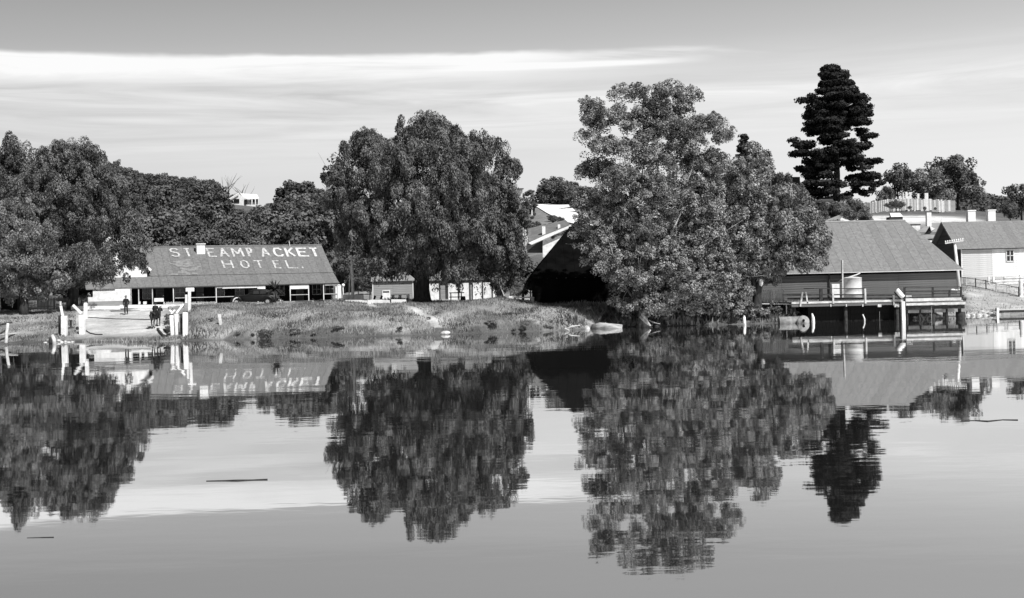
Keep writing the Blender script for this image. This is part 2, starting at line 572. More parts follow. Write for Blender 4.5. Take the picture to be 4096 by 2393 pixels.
t.links.new(cg.outputs[0], p.inputs['Base Color'])
bm_ = N(t, 'ShaderNodeBump', i_Strength=0.6, i_Distance=0.12)
t.links.new(nb.outputs[0], bm_.inputs['Height'])
t.links.new(bm_.outputs[0], p.inputs['Normal'])
M['ground'] = gm

# water: dark body, strong grazing mirror, faint wind ripples
wm = bpy.data.materials.new('river_water')
wm.use_nodes = True
t = wm.node_tree
t.nodes.clear()
o_ = N(t, 'ShaderNodeOutputMaterial')
tcw = N(t, 'ShaderNodeTexCoord')


def wnoise(sc, stretch, det):
    mp_ = N(t, 'ShaderNodeMapping')
    mp_.inputs['Scale'].default_value = stretch
    t.links.new(tcw.outputs['Object'], mp_.inputs['Vector'])
    n_ = N(t, 'ShaderNodeTexNoise', i_Scale=sc, i_Detail=det, i_Roughness=0.5)
    t.links.new(mp_.outputs[0], n_.inputs['Vector'])
    return n_.outputs[0]


hsum = mth(t, 'ADD', mth(t, 'MULTIPLY', wnoise(0.45, (0.35, 1, 1), 2.0), 1.0), mth(t, 'MULTIPLY', wnoise(2.2, (0.4, 1, 1), 2.0), 0.22))
patch = smooth(t, wnoise(0.06, (0.5, 1.6, 1), 2.0), 0.35, 0.7)
bw = N(t, 'ShaderNodeBump', i_Strength=1.0, i_Distance=0.006)
t.links.new(mth(t, 'MULTIPLY', hsum, mth(t, 'ADD', 0.3, mth(t, 'MULTIPLY', patch, 1.3))), bw.inputs['Height'])
dw = N(t, 'ShaderNodeBsdfDiffuse')
dw.inputs[0].default_value = g3(0.03)
gw = N(t, 'ShaderNodeBsdfGlossy')
gw.inputs['Roughness'].default_value = 0.02
gw.inputs['Color'].default_value = g3(0.97)
t.links.new(bw.outputs[0], gw.inputs['Normal'])
lw = N(t, 'ShaderNodeLayerWeight', i_Blend=0.5)
refl = mth(t, 'MULTIPLY', mth(t, 'POWER', lw.outputs['Facing'], 0.35), 0.87, clamp=True)
mw = N(t, 'ShaderNodeMixShader')
t.links.new(refl, mw.inputs[0])
t.links.new(dw.outputs[0], mw.inputs[1])
t.links.new(gw.outputs[0], mw.inputs[2])
t.links.new(mw.outputs[0], o_.inputs['Surface'])
M['water'] = wm

# ------------------------------------------------------------------ setting: ground, water, road
xs = np.concatenate([-np.geomspace(1800, 62, 26), np.arange(-60, 62, 0.5), np.geomspace(63, 1800, 26)])
ys = np.concatenate([[-300, -120, -60, -20, -8, -4, 0, 4, 8, 12, 16, 25, 45, 65, 80, 88], np.arange(91, 128, 0.4),
                     np.arange(128.5, 175, 1.5), np.arange(176, 460, 5.0), np.geomspace(470, 4500, 34)])
XX, YY = np.meshgrid(xs, ys)
ZZ = ground(XX, YY)
PXg = CX + XX / np.maximum(YY, 1) * F
dsh = YY - shore_y(XX)
tone = np.full(XX.shape, 0.19)
tone = tone * (1 + 0.9 * vnoise(XX, YY, 3.2, 31) + 0.7 * vnoise(XX, YY, 1.3, 32))
tone += np.where((PXg > 700) & (PXg < 2350) & (YY < 125), 0.03, 0.0)
rampm = sstep(PXg, 240, 380) * (1 - sstep(PXg + 60 * vnoise(XX, YY, 2.5, 11), 640, 740)) * sstep(dsh, 1.0, 6.0) * (1 - sstep(YY, 128, 136))
tone = tone + rampm * 0.30
tone = tone + np.where(PXg < 260, 0.05, 0) * np.where(YY < 128, 1, 0)
front = sstep(YY, 116, 122) * (1 - sstep(YY, 134, 140)) * sstep(PXg, 700, 800) * (1 - sstep(PXg, 2100, 2200))
tone = tone + front * 0.20
# foot path winding over the bank
pc = np.interp(YY, [97, 100, 104, 108, 113, 120], [-5.6, -6.6, -8.6, -11.2, -13.4, -15.0])
tone = tone + 0.22 * np.exp(-((XX - pc - 0.4 * vnoise(XX, YY, 3, 12)) / 0.55) ** 2) * (YY < 122) * (dsh > 1)
tone = np.where(dsh < 0.6 + 1.6 * vnoise(XX, YY, 1.6, 41), 0.09, tone)
rightb = sstep(PXg, 3840, 3900)
tone = tone + rightb * np.where(YY < 160, 0.20, 0.0)
tone = np.where((YY > 170), 0.11, tone)
# bare pale ground and clearings on the hills
cut = np.exp(-((YY - 208) / 11.0) ** 4) * sstep(PXg, 3330, 3420) * (1 - sstep(PXg, 3880, 3940))
tone = tone + cut * 0.60
gr = np.exp(-(((PXg - 2250) / 170.0) ** 2)) * np.where((YY > 200) & (YY < 340), 1, 0)
tone = tone + gr * 0.10
clr = np.exp(-((PXg - 745) / 70.0) ** 2) * np.exp(-((YY - 268) / 26.0) ** 2)
tone = tone + clr * 0.25
tone = np.where((YY > 560), 0.07, tone)
gnd = bpy.data.meshes.new('ground')
ny, nx = XX.shape
V = np.stack([XX, YY, ZZ], -1).reshape(-1, 3)
I = np.arange(ny * nx).reshape(ny, nx)
Q = np.stack([I[:-1, :-1], I[:-1, 1:], I[1:, 1:], I[1:, :-1]], -1).reshape(-1, 4)


def fast_mesh(me, V, Q, tone=None, smooth_=False):
    k = Q.shape[1]
    me.vertices.add(len(V))
    me.vertices.foreach_set('co', np.ascontiguousarray(V, dtype=np.float32).ravel())
    me.loops.add(Q.size)
    me.loops.foreach_set('vertex_index', np.ascontiguousarray(Q, dtype=np.int32).ravel())
    me.polygons.add(len(Q))
    me.polygons.foreach_set('loop_start', np.arange(0, Q.size, k, dtype=np.int32))
    me.polygons.foreach_set('loop_total', np.full(len(Q), k, dtype=np.int32))
    me.polygons.foreach_set('use_smooth', np.full(len(Q), smooth_))
    if tone is not None:
        a = me.attributes.new('tone', 'FLOAT', 'POINT')
        a.data.foreach_set('value', np.ascontiguousarray(tone, dtype=np.float32).ravel())
    me.update(calc_edges=True)
    return me


fast_mesh(gnd, V, Q, tone.reshape(-1), True)
gnd.materials.append(M['ground'])
go = bpy.data.objects.new('ground', gnd)
COL.objects.link(go)
tag(go, 'grassy river bank rising to low hills behind the hotel', kind='structure')

wb = MB().add([(-1500, -100, 0), (1500, -100, 0), (1500, 125, 0), (-1500, 125, 0)], [(0, 1, 2, 3)]).build('river_water', M['water'])
tag(wb, 'still river mirroring trees and buildings', kind='structure')

# white road over the hill
rp = [(792, 2086, 2160), (798, 2100, 2195), (806, 2112, 2220), (816, 2130, 2245), (828, 2150, 2275), (842, 2176, 2288), (858, 2206, 2306), (876, 2240, 2324), (892, 2275, 2345), (905, 2310, 2375)]
ctl = []
for (y, a, b) in rp:
    p0 = G((a + b) / 2, y, 150)
    ctl.append((p0.y, uv(a, y)[0] * p0.y / F, uv(b, y)[0] * p0.y / F))
ctl.sort()
cD, cA, cB = (np.array([c_[k_] for c_ in ctl]) for k_ in range(3))
rv, rf = [], []
for i, D_ in enumerate(np.arange(cD[0], cD[-1], 1.5)):
    xa, xb = np.interp(D_, cD, cA), np.interp(D_, cD, cB)
    for X in np.linspace(xa, xb, 7):
        rv.append((X, D_, gz(X, D_) + 0.22))
    if i:
        for j in range(6):
            k = (i - 1) * 7 + j
            rf.append((k, k + 7, k + 8, k + 1))
rd = MB().add(rv, rf)
ro = rd.build('road', M['road'], smooth_=True)
tag(ro, 'white gravel road running over the hill crest between trees', kind='structure')


# ------------------------------------------------------------------ trees
def leaves(cent, rad, nper, size, rng, droop=0.0, up=0.4, flat=1.0, rnd=0.7, aspect=1.0, shell=0.45, dome=0.0):
    """cent (n,3), rad (n,3): leaf quads round the outside of each clump"""
    n = len(cent)
    idx = np.repeat(np.arange(n), nper)
    m = len(idx)
    d = rng.normal(size=(m, 3))
    d[:, 2] = d[:, 2] * flat + dome
    d /= np.linalg.norm(d, axis=1, keepdims=True) + 1e-9
    rr = shell + (1 - shell) * np.sqrt(rng.random((m, 1)))
    c = cent[idx] + d * rr * rad[idx]
    nr = d * np.array([1, 1, 1.0]) + np.array([0, 0, up]) + rng.normal(size=(m, 3)) * rnd
    nr /= np.linalg.norm(nr, axis=1, keepdims=True) + 1e-9
    if droop > 0:
        ax = np.array([0, 0, -1.0]) + rng.normal(size=(m, 3)) * (1 - droop)
    else:
        ax = rng.normal(size=(m, 3))
    ax -= nr * np.sum(ax * nr, 1, keepdims=True)
    ax /= np.linalg.norm(ax, axis=1, keepdims=True) + 1e-9
    bx = np.cross(nr, ax)
    s = size * (0.6 + 0.8 * rng.random((m, 1)))
    A = ax * s * aspect / 2
    B = bx * s / 2
    V = np.stack([c - A, c + B * 1.0 - A * .1, c + A, c - B * 1.0 - A * .1], 1).reshape(-1, 3)
    Q = np.arange(m * 4).reshape(-1, 4)
    tn = np.clip(rng.random(n)[idx] * 0.7 + rng.random(m) * 0.3, 0, 1)
    return V, Q, np.repeat(tn, 4)


def env_clumps(ells, n, rng, fill=0.25, bias=0.15, fray=0.12):
    """clump centres scattered over (and some inside) a set of ellipsoids (c, r)"""
    ar = np.array([e[1][0] * e[1][2] + e[1][0] * e[1][1] for e in ells])
    k = rng.choice(len(ells), size=n, p=ar / ar.sum())
    C = np.array([e[0] for e in ells])[k]
    R = np.array([e[1] for e in ells])[k]
    d = rng.normal(size=(n, 3))
    d[:, 2] += bias
    d[:, 1] -= 0.25
    d /= np.linalg.norm(d, axis=1, keepdims=True)
    rr = np.where(rng.random(n) < fill, rng.random(n) * 0.7, 0.74 + 0.26 * rng.random(n))[:, None]
    fr_ = 1 + fray * (np.sin(d[:, 0] * 7 + k * 2.1) + np.sin(d[:, 2] * 9 + d[:, 1] * 5 + k * 3.7)) + fray * 0.6 * rng.normal(size=n)
    return C + d * R * rr * fr_[:, None]


def crown_obj(name, parent, parts, m, base=None):
    o0 = np.array(ORG[parent.name]) if parent else np.zeros(3)
    Vs, Qs, Ts, k = [], [], [], 0
    for V, Q, T in parts:
        Vs.append(V - o0)
        Qs.append(Q + k)
        Ts.append(T)
        k += len(V)
    me = bpy.data.meshes.new(name)
    fast_mesh(me, np.concatenate(Vs), np.concatenate(Qs), np.concatenate(Ts))
    me.materials.append(m)
    o = bpy.data.objects.new(name, me)
    COL.objects.link(o)
    if parent:
        o.parent = parent
    return o


def limb_path(a, b, rng, bend=0.12, n=7):
    a, b = Vector(a), Vector(b)
    L = (b - a).length
    pts = []
    o1 = Vector(rng.normal(size=3)) * L * bend
    for i in range(n):
        s = i / (n - 1)
        p_ = a.lerp(b, s) + o1 * math.sin(s * PI) + Vector(rng.normal(size=3)) * L * 0.012
        pts.append(p_)
    return pts


def big_tree(name, base_px, D, ells_px, label, mkey, bark, nclump, crad, nper, lsize, seed, droop=0.0, aspect=1.0,
             depth=0.9, trunk_r=0.5, trunk_top=None, nlimb=9, up=0.4, rnd=0.7, cat='tree', group=None, fill=0.25, lean=0.0, dome=0.0, fray=0.12, mid=None, base_y=None, fork=None, pendz=1.0):
    rng = np.random.default_rng(seed)
    u = uv(base_px, 1200)[0]
    bx = u * D / F
    base = Vector((bx, D, gz(bx, D) - 0.15))
    T = thing(name, base, label, cat, group)
    ells = []
    for e in ells_px:
        px, py, rx, ry = e[:4]
        off = e[4] if len(e) > 4 else 0.0
        c = W(px, py, D + off)
        s = (D + off) / F
        ells.append((tuple(c), (rx * s, max(rx, ry) * s * depth * 0.85, ry * s)))
    if mid:
        nm, rm, zs = mid
        mc_ = env_clumps(ells, nm, rng, fill, fray=fray)
        mr = rm * (0.7 + 0.6 * rng.random(nm))
        q_ = rng.choice(nm, size=nclump, p=mr ** 2 / (mr ** 2).sum())
        dd_ = rng.normal(size=(nclump, 3))
        dd_[:, 2] = np.abs(dd_[:, 2]) * 0.9 - 0.15
        dd_[:, 1] -= 0.35
        dd_ /= np.linalg.norm(dd_, axis=1, keepdims=True)
        C = mc_[q_] + dd_ * mr[q_][:, None] * np.array([1, 1, zs]) * (0.8 + 0.25 * rng.random((nclump, 1)))
    else:
        C = env_clumps(ells, nclump, rng, fill, fray=fray)
    r = crad * (0.65 + 0.7 * rng.random((nclump, 1)))
    if mid:                                   # shaded inner foliage behind the outer sprays
        n_in = int(nclump * 0.22)
        C = np.concatenate([C, env_clumps(ells, n_in, rng, 1.0)])
        r = np.concatenate([r, crad * 1.7 * np.ones((n_in, 1))])
    R = np.concatenate([r, r, r * pendz], 1)
    # keep foliage above the ground
    zg = ground(C[:, 0], C[:, 1])
    C[:, 2] = np.maximum(C[:, 2], zg + R[:, 2] * 0.9)
    # unequal clumps: leave some sparse
    V, Q, tn = leaves(C, R, nper, lsize, rng, droop, up, 1.0, rnd, aspect, dome=dome)
    crown_obj('crown', T, [(V, Q, tn)], M[mkey])
    top = trunk_top if trunk_top is not None else 0.35
    cz = np.array([e[0] for e in ells])
    mc = Vector(cz.mean(0))
    hgt = max(c[2] + rr[2] for c, rr in ells) - base.z
    fk = base + Vector(((mc.x - base.x) * 0.25 + lean, (mc.y - base.y) * 0.3, hgt * top))
    tr = MB()
    pts = limb_path(base, fk, rng, 0.04, 6)
    tr.tube(pts, [trunk_r * (1.35 - 0.55 * i / 5) if i else trunk_r * 1.7 for i in range(6)], 10)
    tr.build('trunk', M[bark], T, True)
    order = [e for e in sorted(ells, key=lambda e: -e[1][0] * e[1][2]) if e[0][2] > fk.z + 2.0] or ells
    for i in range(nlimb):
        e = order[i % len(order)]
        tgt = Vector(e[0]) + Vector((rng.uniform(-.6, .6) * e[1][0], rng.uniform(-.7, .3) * e[1][1], rng.uniform(-.1, .75) * e[1][2]))
        lm = MB()
        st = pts[-1 - int(rng.integers(0, 3))]
        tgt = Vector(st).lerp(tgt, 0.8)
        lp = limb_path(st, tgt, rng, 0.07, 7)
        r0 = trunk_r * rng.uniform(0.32, 0.55)
        lm.tube(lp, [r0 * (1 - 0.82 * k / 6) for k in range(7)], 7)
        for q in range(3):
            a = lp[2 + q]
            b_ = a + Vector(rng.normal(size=3)) * hgt * 0.09 + Vector((0, 0, hgt * 0.08))
            lm.tube(limb_path(a, b_, rng, 0.08, 4), [r0 * .35, r0 * .28, r0 * .2, r0 * .1], 5)
        lm.build('branch', M[bark], T, True)
    return T


# the pale-leaved gum on the water's edge
big_tree('gum_tree', 2570, 103, [
    (2465, 375, 45, 38), (2535, 392, 42, 48, 1), (2645, 398, 55, 55), (2740, 432, 50, 50, 1), (2850, 500, 50, 55), (2878, 560, 32, 42, 1),
    (2362, 452, 46, 40), (2405, 505, 50, 34, 1), (2345, 560, 34, 20), (2336, 628, 28, 16, 1), (2345, 690, 22, 14),
    (2500, 480, 75, 62), (2620, 500, 95, 72, 1), (2750, 540, 95, 75), (2470, 600, 80, 55, -1), (2610, 630, 110, 80), (2770, 650, 95, 65, 1),
    (2385, 690, 62, 40, 1), (2480, 730, 90, 60, -1), (2640, 760, 120, 80, -1), (2860, 660, 70, 55), (2780, 770, 110, 80, 1),
    (2350, 800, 52, 40), (2440, 850, 90, 70), (2560, 900, 110, 80, -1), (2700, 900, 130, 90, 1), (2840, 860, 90, 80),
    (2370, 900, 55, 40, -1), (2430, 960, 75, 50), (2600, 1010, 110, 70, -1), (2740, 1020, 110, 70), (2400, 1040, 45, 40), (2480, 1080, 70, 60, -1),
    (2365, 960, 70, 55), (2430, 1060, 75, 60), (2345, 870, 60, 42), (2470, 1150, 60, 60), (2510, 1230, 60, 38), (2660, 1225, 80, 40, -1), (2780, 1200, 90, 55, -1), (2850, 1120, 70, 60),
    (2590, 1130, 80, 60, -1), (2700, 1130, 90, 70, -2), (2455, 1180, 35, 45, -1), (2560, 1210, 50, 40, -1)],
    'tallest broad pale leaved gum tree leaning over the river bank', 'leaf_gum', 'bark_pale',
    3300, 0.32, 85, 0.115, 11, mid=(430, 0.85, 0.85), trunk_r=0.34, trunk_top=0.16, nlimb=26, rnd=0.65, up=0.6, fill=0.25, depth=0.9, dome=0.45, fray=0.05)

# the second, rounder gum beside it
big_tree('leafy_tree', 2870, 105, [
    (2930, 740, 120, 90), (3010, 690, 75, 90, 1), (2870, 830, 120, 90, -1), (2980, 860, 120, 110), (2830, 960, 130, 110, -1),
    (2960, 1000, 120, 100), (2880, 1080, 90, 60, -1), (3050, 800, 50, 70)],
    'bushy pale leaved tree squeezed between tall gum and feathery tree', 'leaf_gum', 'bark_pale',
    950, 0.33, 90, 0.125, 12, mid=(120, 0.85, 0.85), dome=0.4, fray=0.06, trunk_r=0.24, trunk_top=0.25, nlimb=10, rnd=0.65, up=0.6, depth=0.7)

# feathery tree by the wharf
big_tree('feathery_tree', 3025, 106, [
    (3080, 810, 110, 70), (3190, 860, 90, 70, 1), (3130, 930, 140, 90, -1), (3240, 930, 70, 70), (3020, 900, 90, 90),
    (3100, 1020, 130, 70), (3200, 1020, 95, 60, -1), (3040, 1060, 90, 50), (3265, 980, 50, 60), (3060, 1105, 70, 35, 1), (2950, 1120, 80, 50), (2900, 1180, 80, 45, -1), (3120, 1075, 70, 30, 1)],
    'low feathery grey tree overhanging the wharf fence', 'leaf_feather', 'bark',
    640, 0.42, 130, 0.13, 13, mid=(120, 0.85, 0.9),  droop=0.5, aspect=1.8, trunk_r=0.36, trunk_top=0.3, nlimb=8, depth=0.7, rnd=0.8)

# great pepper tree in the middle
big_tree('pepper_tree', 1688, 118, [
    (1720, 615, 115, 80), (1630, 628, 88, 75, 1), (1880, 675, 100, 82, 1), (1480, 660, 110, 80, 1), (1975, 755, 80, 95),
    (1560, 720, 150, 120, -2), (1760, 740, 190, 150, -3), (1400, 790, 95, 90), (1925, 860, 125, 115, -1), (1450, 890, 130, 90, -1),
    (1650, 900, 180, 130, -4), (1840, 960, 170, 120, -2), (1610, 562, 38, 36), (1700, 552, 46, 40), (1790, 566, 42, 38), (1870, 590, 40, 45), (1940, 605, 42, 45), (2020, 655, 35, 45), (2035, 730, 28, 50), (1500, 575, 50, 40), (1430, 600, 45, 40), (1360, 830, 35, 50), (2060, 1020, 40, 80),
    (1570, 1075, 115, 38, -2), (2020, 930, 65, 110), (1425, 950, 75, 60, 1), (1560, 1000, 110, 80, -2),
    (1720, 1050, 120, 70, -3), (1930, 1070, 120, 90), (2020, 1060, 60, 80), (1475, 1040, 70, 90, 5), (1830, 1090, 70, 70, -3)],
    'huge rounded weeping pepper tree right of the hotel', 'leaf_pepper', 'bark',
    1900, 0.44, 190, 0.092, 21, mid=(300, 1.0, 1.3), dome=0.35, fray=0.10, droop=0.72, aspect=2.6, trunk_r=0.62, trunk_top=0.2, nlimb=14, depth=0.8, rnd=0.7, pendz=1.55)

# dark eucalypt sprigs on its left shoulder
big_tree('eucalypt', 1395, 168, [(1325, 640, 22, 9), (1335, 690, 40, 20), (1310, 712, 26, 12), (1370, 690, 45, 40), (1395, 760, 50, 50), (1350, 800, 45, 40)],
         'thin dark eucalypt peeping out left of the pepper tree', 'leaf_dark', 'bark', 60, 0.8, 60, 0.35, 22, trunk_r=0.25, trunk_top=0.5, nlimb=6)

# left group of pepper trees
big_tree('pepper_tree', 290, 127, [
    (300, 660, 110, 60), (200, 690, 110, 70, 1), (370, 720, 90, 80), (215, 650, 38, 32), (290, 636, 38, 35), (345, 650, 33, 36), (395, 690, 38, 42), (455, 770, 45, 50), (520, 880, 35, 55), (540, 980, 25, 50),
    (260, 790, 150, 100, -2), (420, 830, 110, 100), (330, 920, 130, 90, -2),
    (480, 930, 75, 90), (220, 960, 110, 80, -1), (400, 1030, 110, 70, -1), (500, 1010, 45, 70), (300, 1060, 90, 60), (190, 1090, 70, 40), (420, 1095, 60, 40, -1), (370, 1110, 60, 35, -1), (260, 1125, 70, 40, -5), (180, 1110, 80, 50, -6), (330, 1050, 80, 60, -5)],
    'large weeping pepper tree shading the picket fence by the hotel', 'leaf_pepper', 'bark',
    1000, 0.48, 190, 0.098, 31, mid=(170, 1.1, 1.2), dome=0.3, fray=0.16, droop=0.65, aspect=2.3, trunk_r=0.42, trunk_top=0.25, nlimb=12, depth=0.8, pendz=1.4)
big_tree('pepper_tree', 60, 129, [
    (62, 620, 36, 34), (115, 645, 32, 32), (70, 650, 75, 55), (20, 720, 110, 90), (110, 780, 110, 90, -1), (-60, 800, 120, 120), (40, 880, 120, 90), (-40, 960, 100, 90), (80, 1010, 100, 70, -5), (0, 1060, 120, 80, -6), (-120, 1000, 120, 100, -5)],
    'tall pepper tree with pointed top at the far left', 'leaf_pepper', 'bark',
    600, 0.48, 180, 0.098, 32, mid=(110, 1.1, 1.2), fray=0.16, dome=.3, droop=0.6, aspect=2.2, trunk_r=0.4, trunk_top=0.25, nlimb=7, depth=0.8, pendz=1.4)
big_tree('pepper_tree', 95, 120, [
    (70, 880, 80, 60), (130, 960, 90, 60, -1), (30, 990, 90, 70), (140, 1050, 100, 60, -1), (60, 1090, 110, 60), (180, 1120, 70, 50), (-60, 1050, 80, 90),
    (110, 1160, 90, 35), (20, 1140, 70, 30)],
    'low paler pepper tree drooping onto the small hut', 'leaf_feather', 'bark',
    560, 0.45, 180, 0.098, 33, mid=(110, 1.0, 1.0), droop=0.5, aspect=2.0, trunk_r=0.3, trunk_top=0.3, nlimb=8, depth=0.7, pendz=1.2)

# conifer top and the great pine
def pine(name, base_px, D, rows, label, n, seed, holes=(), prx=30, pry=9, trunk_r=0.6, lsize=0.5, nper=70, tier=0, top_y=None, base_y=None):
    rng = np.random.default_rng(seed)
    X = uv(base_px, 900)[0] * D / F
    base = Vector((X, D, gz(X, D) - 0.3))
    T = thing(name, base, label, 'tree')
    ysr = [r[0] for r in rows]
    C, R = [], []
    s = D / F
    tries = 0
    while len(C) < n and tries < n * 20:
        tries += 1
        y = rng.uniform(ysr[0], ysr[-1])
        if tier:
            tn_ = round((y - ysr[0]) / tier)
            y = ysr[0] + tn_ * tier + rng.normal() * tier * .16
            y = min(max(y, ysr[0]), ysr[-1])
        l = np.interp(y, ysr, [r[1] for r in rows])
        r_ = np.interp(y, ysr, [r[2] for r in rows])
        rx = prx * rng.uniform(0.7, 1.3)
        if tier:
            l += (math.sin(tn_ * 2.7) * .5 + .5) * 20
            r_ -= (math.sin(tn_ * 1.9 + 1) * .5 + .5) * 20
        cx_ = (l + r_) / 2
        hw = max((r_ - l) / 2 - rx * .3, 6)
        a = rng.uniform(0, 2 * PI)
        q = math.sqrt(rng.uniform(0.05, 1))
        x = cx_ + hw * q * math.cos(a)
        dep = hw * q * math.sin(a) * s * 0.9
        if any(((x - hx) / (hr + rx * .7)) ** 2 + ((y - hy) / (hq + pry * .8)) ** 2 < 1 for hx, hy, hr, hq in holes):
            continue
        p_ = W(x, y, D)
        C.append((p_.x, p_.y + dep, p_.z))
        R.append((rx * s, rx * s, pry * s * rng.uniform(.8, 1.6)))
    C, R = np.array(C), np.array(R)
    V, Q, tn = leaves(C, R, nper, lsize, rng, 0.0, 0.6, 1.0, 0.5, 1.3, 0.2)
    crown_obj('crown', T, [(V, Q, tn)], M['leaf_pine'])
    tp = W(base_px - 10 if top_y is None else base_px, (top_y or ysr[0]) + 25, D)
    MB().tube(limb_path(base, tp, rng, 0.005, 8), [trunk_r * (1.25 - 1.1 * i / 7) for i in range(8)], 10).build('trunk', M['bark'], T, True)
    for k in range(26):
        i = int(rng.integers(0, len(C)))
        f = (C[i][2] - base.z) / (tp.z - base.z)
        st = base.lerp(tp, max(0.12, f - 0.06))
        MB().tube(limb_path(st, C[i], rng, 0.06, 5), [0.17, .14, .11, .07, .03], 6).build('branch', M['bark'], T, True)
    return T


pine('pine_tree', 3346, 222, [(272, 3290, 3362), (300, 3272, 3398), (345, 3278, 3410), (372, 3240, 3455), (388, 3190, 3492), (420, 3200, 3496),
     (470, 3205, 3490), (520, 3200, 3497), (548, 3160, 3500), (600, 3155, 3505), (650, 3175, 3522), (700, 3185, 3538), (740, 3160, 3535), (775, 3150, 3500), (800, 3190, 3470)],
     'tall nearly black pine tree standing alone on the hilltop', 680, 41,
     holes=[(3408, 540, 26, 30), (3225, 548, 24, 10), (3280, 578, 12, 10), (3375, 700, 22, 30), (3368, 775, 16, 26), (3440, 620, 20, 12), (3480, 680, 14, 14), (3180, 655, 25, 10)],
     prx=25, pry=10, lsize=0.34, nper=140, tier=31)
pine('pine_tree', 2975, 190, [(535, 2972, 2980), (570, 2955, 2995), (640, 2940, 3010), (740, 2920, 3040), (860, 2900, 3060)],
     'small pointed conifer showing above the leafy tree', 90, 42, prx=16, pry=8, trunk_r=0.3, lsize=0.35, nper=50)


# generic far trees: a few kinds, copied
def proto_tree(seed, h, wd_, mkey, bark='bark', n=26, nper=95, lsize=0.42, crown0=0.06, tr=0.18):
    rng = np.random.default_rng(seed)
    ells = []
    for i in range(6):
        a = rng.uniform(0, 2 * PI)
        q = rng.uniform(0.0, 0.5)
        z = h * (crown0 + (1 - crown0) * rng.uniform(0.3, 0.8))
        ells.append(((math.cos(a) * q * wd_ / 2, math.sin(a) * q * wd_ / 2, z), (wd_ * .3, wd_ * .3, h * (1 - crown0) * .26)))
    C = env_clumps(ells, n, rng, 0.2)
    r = wd_ * 0.12 * (0.7 + 0.7 * rng.random((n, 1)))
    V, Q, tn = leaves(C, np.concatenate([r, r, r * .85], 1), nper, lsize, rng, 0, 0.5, 1.0, 0.6)
    me = bpy.data.meshes.new('crown')
    fast_mesh(me, V, Q, tn)
    me.materials.append(M[mkey])
    mb = MB()
    mb.tube([(0, 0, -0.6), (0.1, 0, h * .3), (0, .1, h * .6)], [tr * 1.4, tr, tr * .5], 7)
    for k in range(4):
        i = int(rng.integers(0, n))
        mb.tube([(0.05, 0, h * .3), (C[i][0] * .5, C[i][1] * .5, (C[i][2] + h * .3) / 2), tuple(C[i])], [tr * .5, tr * .35, tr * .1], 5)
    return me, mesh_of(mb, 'trunk', M[bark]), h


PROT = {
    'dark': [proto_tree(100 + i, 9, 8.5, 'leaf_dark', n=44, nper=130, lsize=0.36) for i in range(4)],
    'mid': [proto_tree(120 + i, 8, 8.5, 'leaf_mid', n=44, nper=130, lsize=0.32) for i in range(3)],
    'feather': [proto_tree(130 + i, 8, 9, 'leaf_feather', n=44, nper=130, lsize=0.3) for i in range(2)],
    'airy': [proto_tree(140 + i, 13, 7, 'leaf_dark', n=16, nper=70, lsize=0.4, crown0=0.55, tr=.16) for i in range(2)],
    'bush': [proto_tree(150 + i, 2.2, 2.6, 'leaf_mid', n=16, nper=90, lsize=0.16, crown0=0.0, tr=.05) for i in range(3)],
    'weed': [proto_tree(170 + i, 1.4, 2.6, 'grass', n=16, nper=90, lsize=0.14, crown0=0.0, tr=.03) for i in range(2)],
    'pale_bush': [proto_tree(160 + i, 2.2, 2.6, 'leaf_gum', n=16, nper=90, lsize=0.16, crown0=0.0, tr=.05) for i in range(3)],
}
rnd = random.Random(5)


def far_tree(kind, x, y, h, label, group=None, name='tree', cat='tree', wide=1.0, zoff=0.0, z=None):
    c, tmesh, h0 = rnd.choice(PROT[kind])
    s = h / h0
    zb = (gz(x, y) if z is None else z) + zoff
    T = thing(name, (x, y, zb), label, cat, group)
    a = rnd.uniform(0, 6.28)
    put('crown', c, T, (x, y, zb), a, (s * wide, s * wide, s))
    put('trunk', tmesh, T, (x, y, zb), a, (s * wide, s * wide, s))
    return T


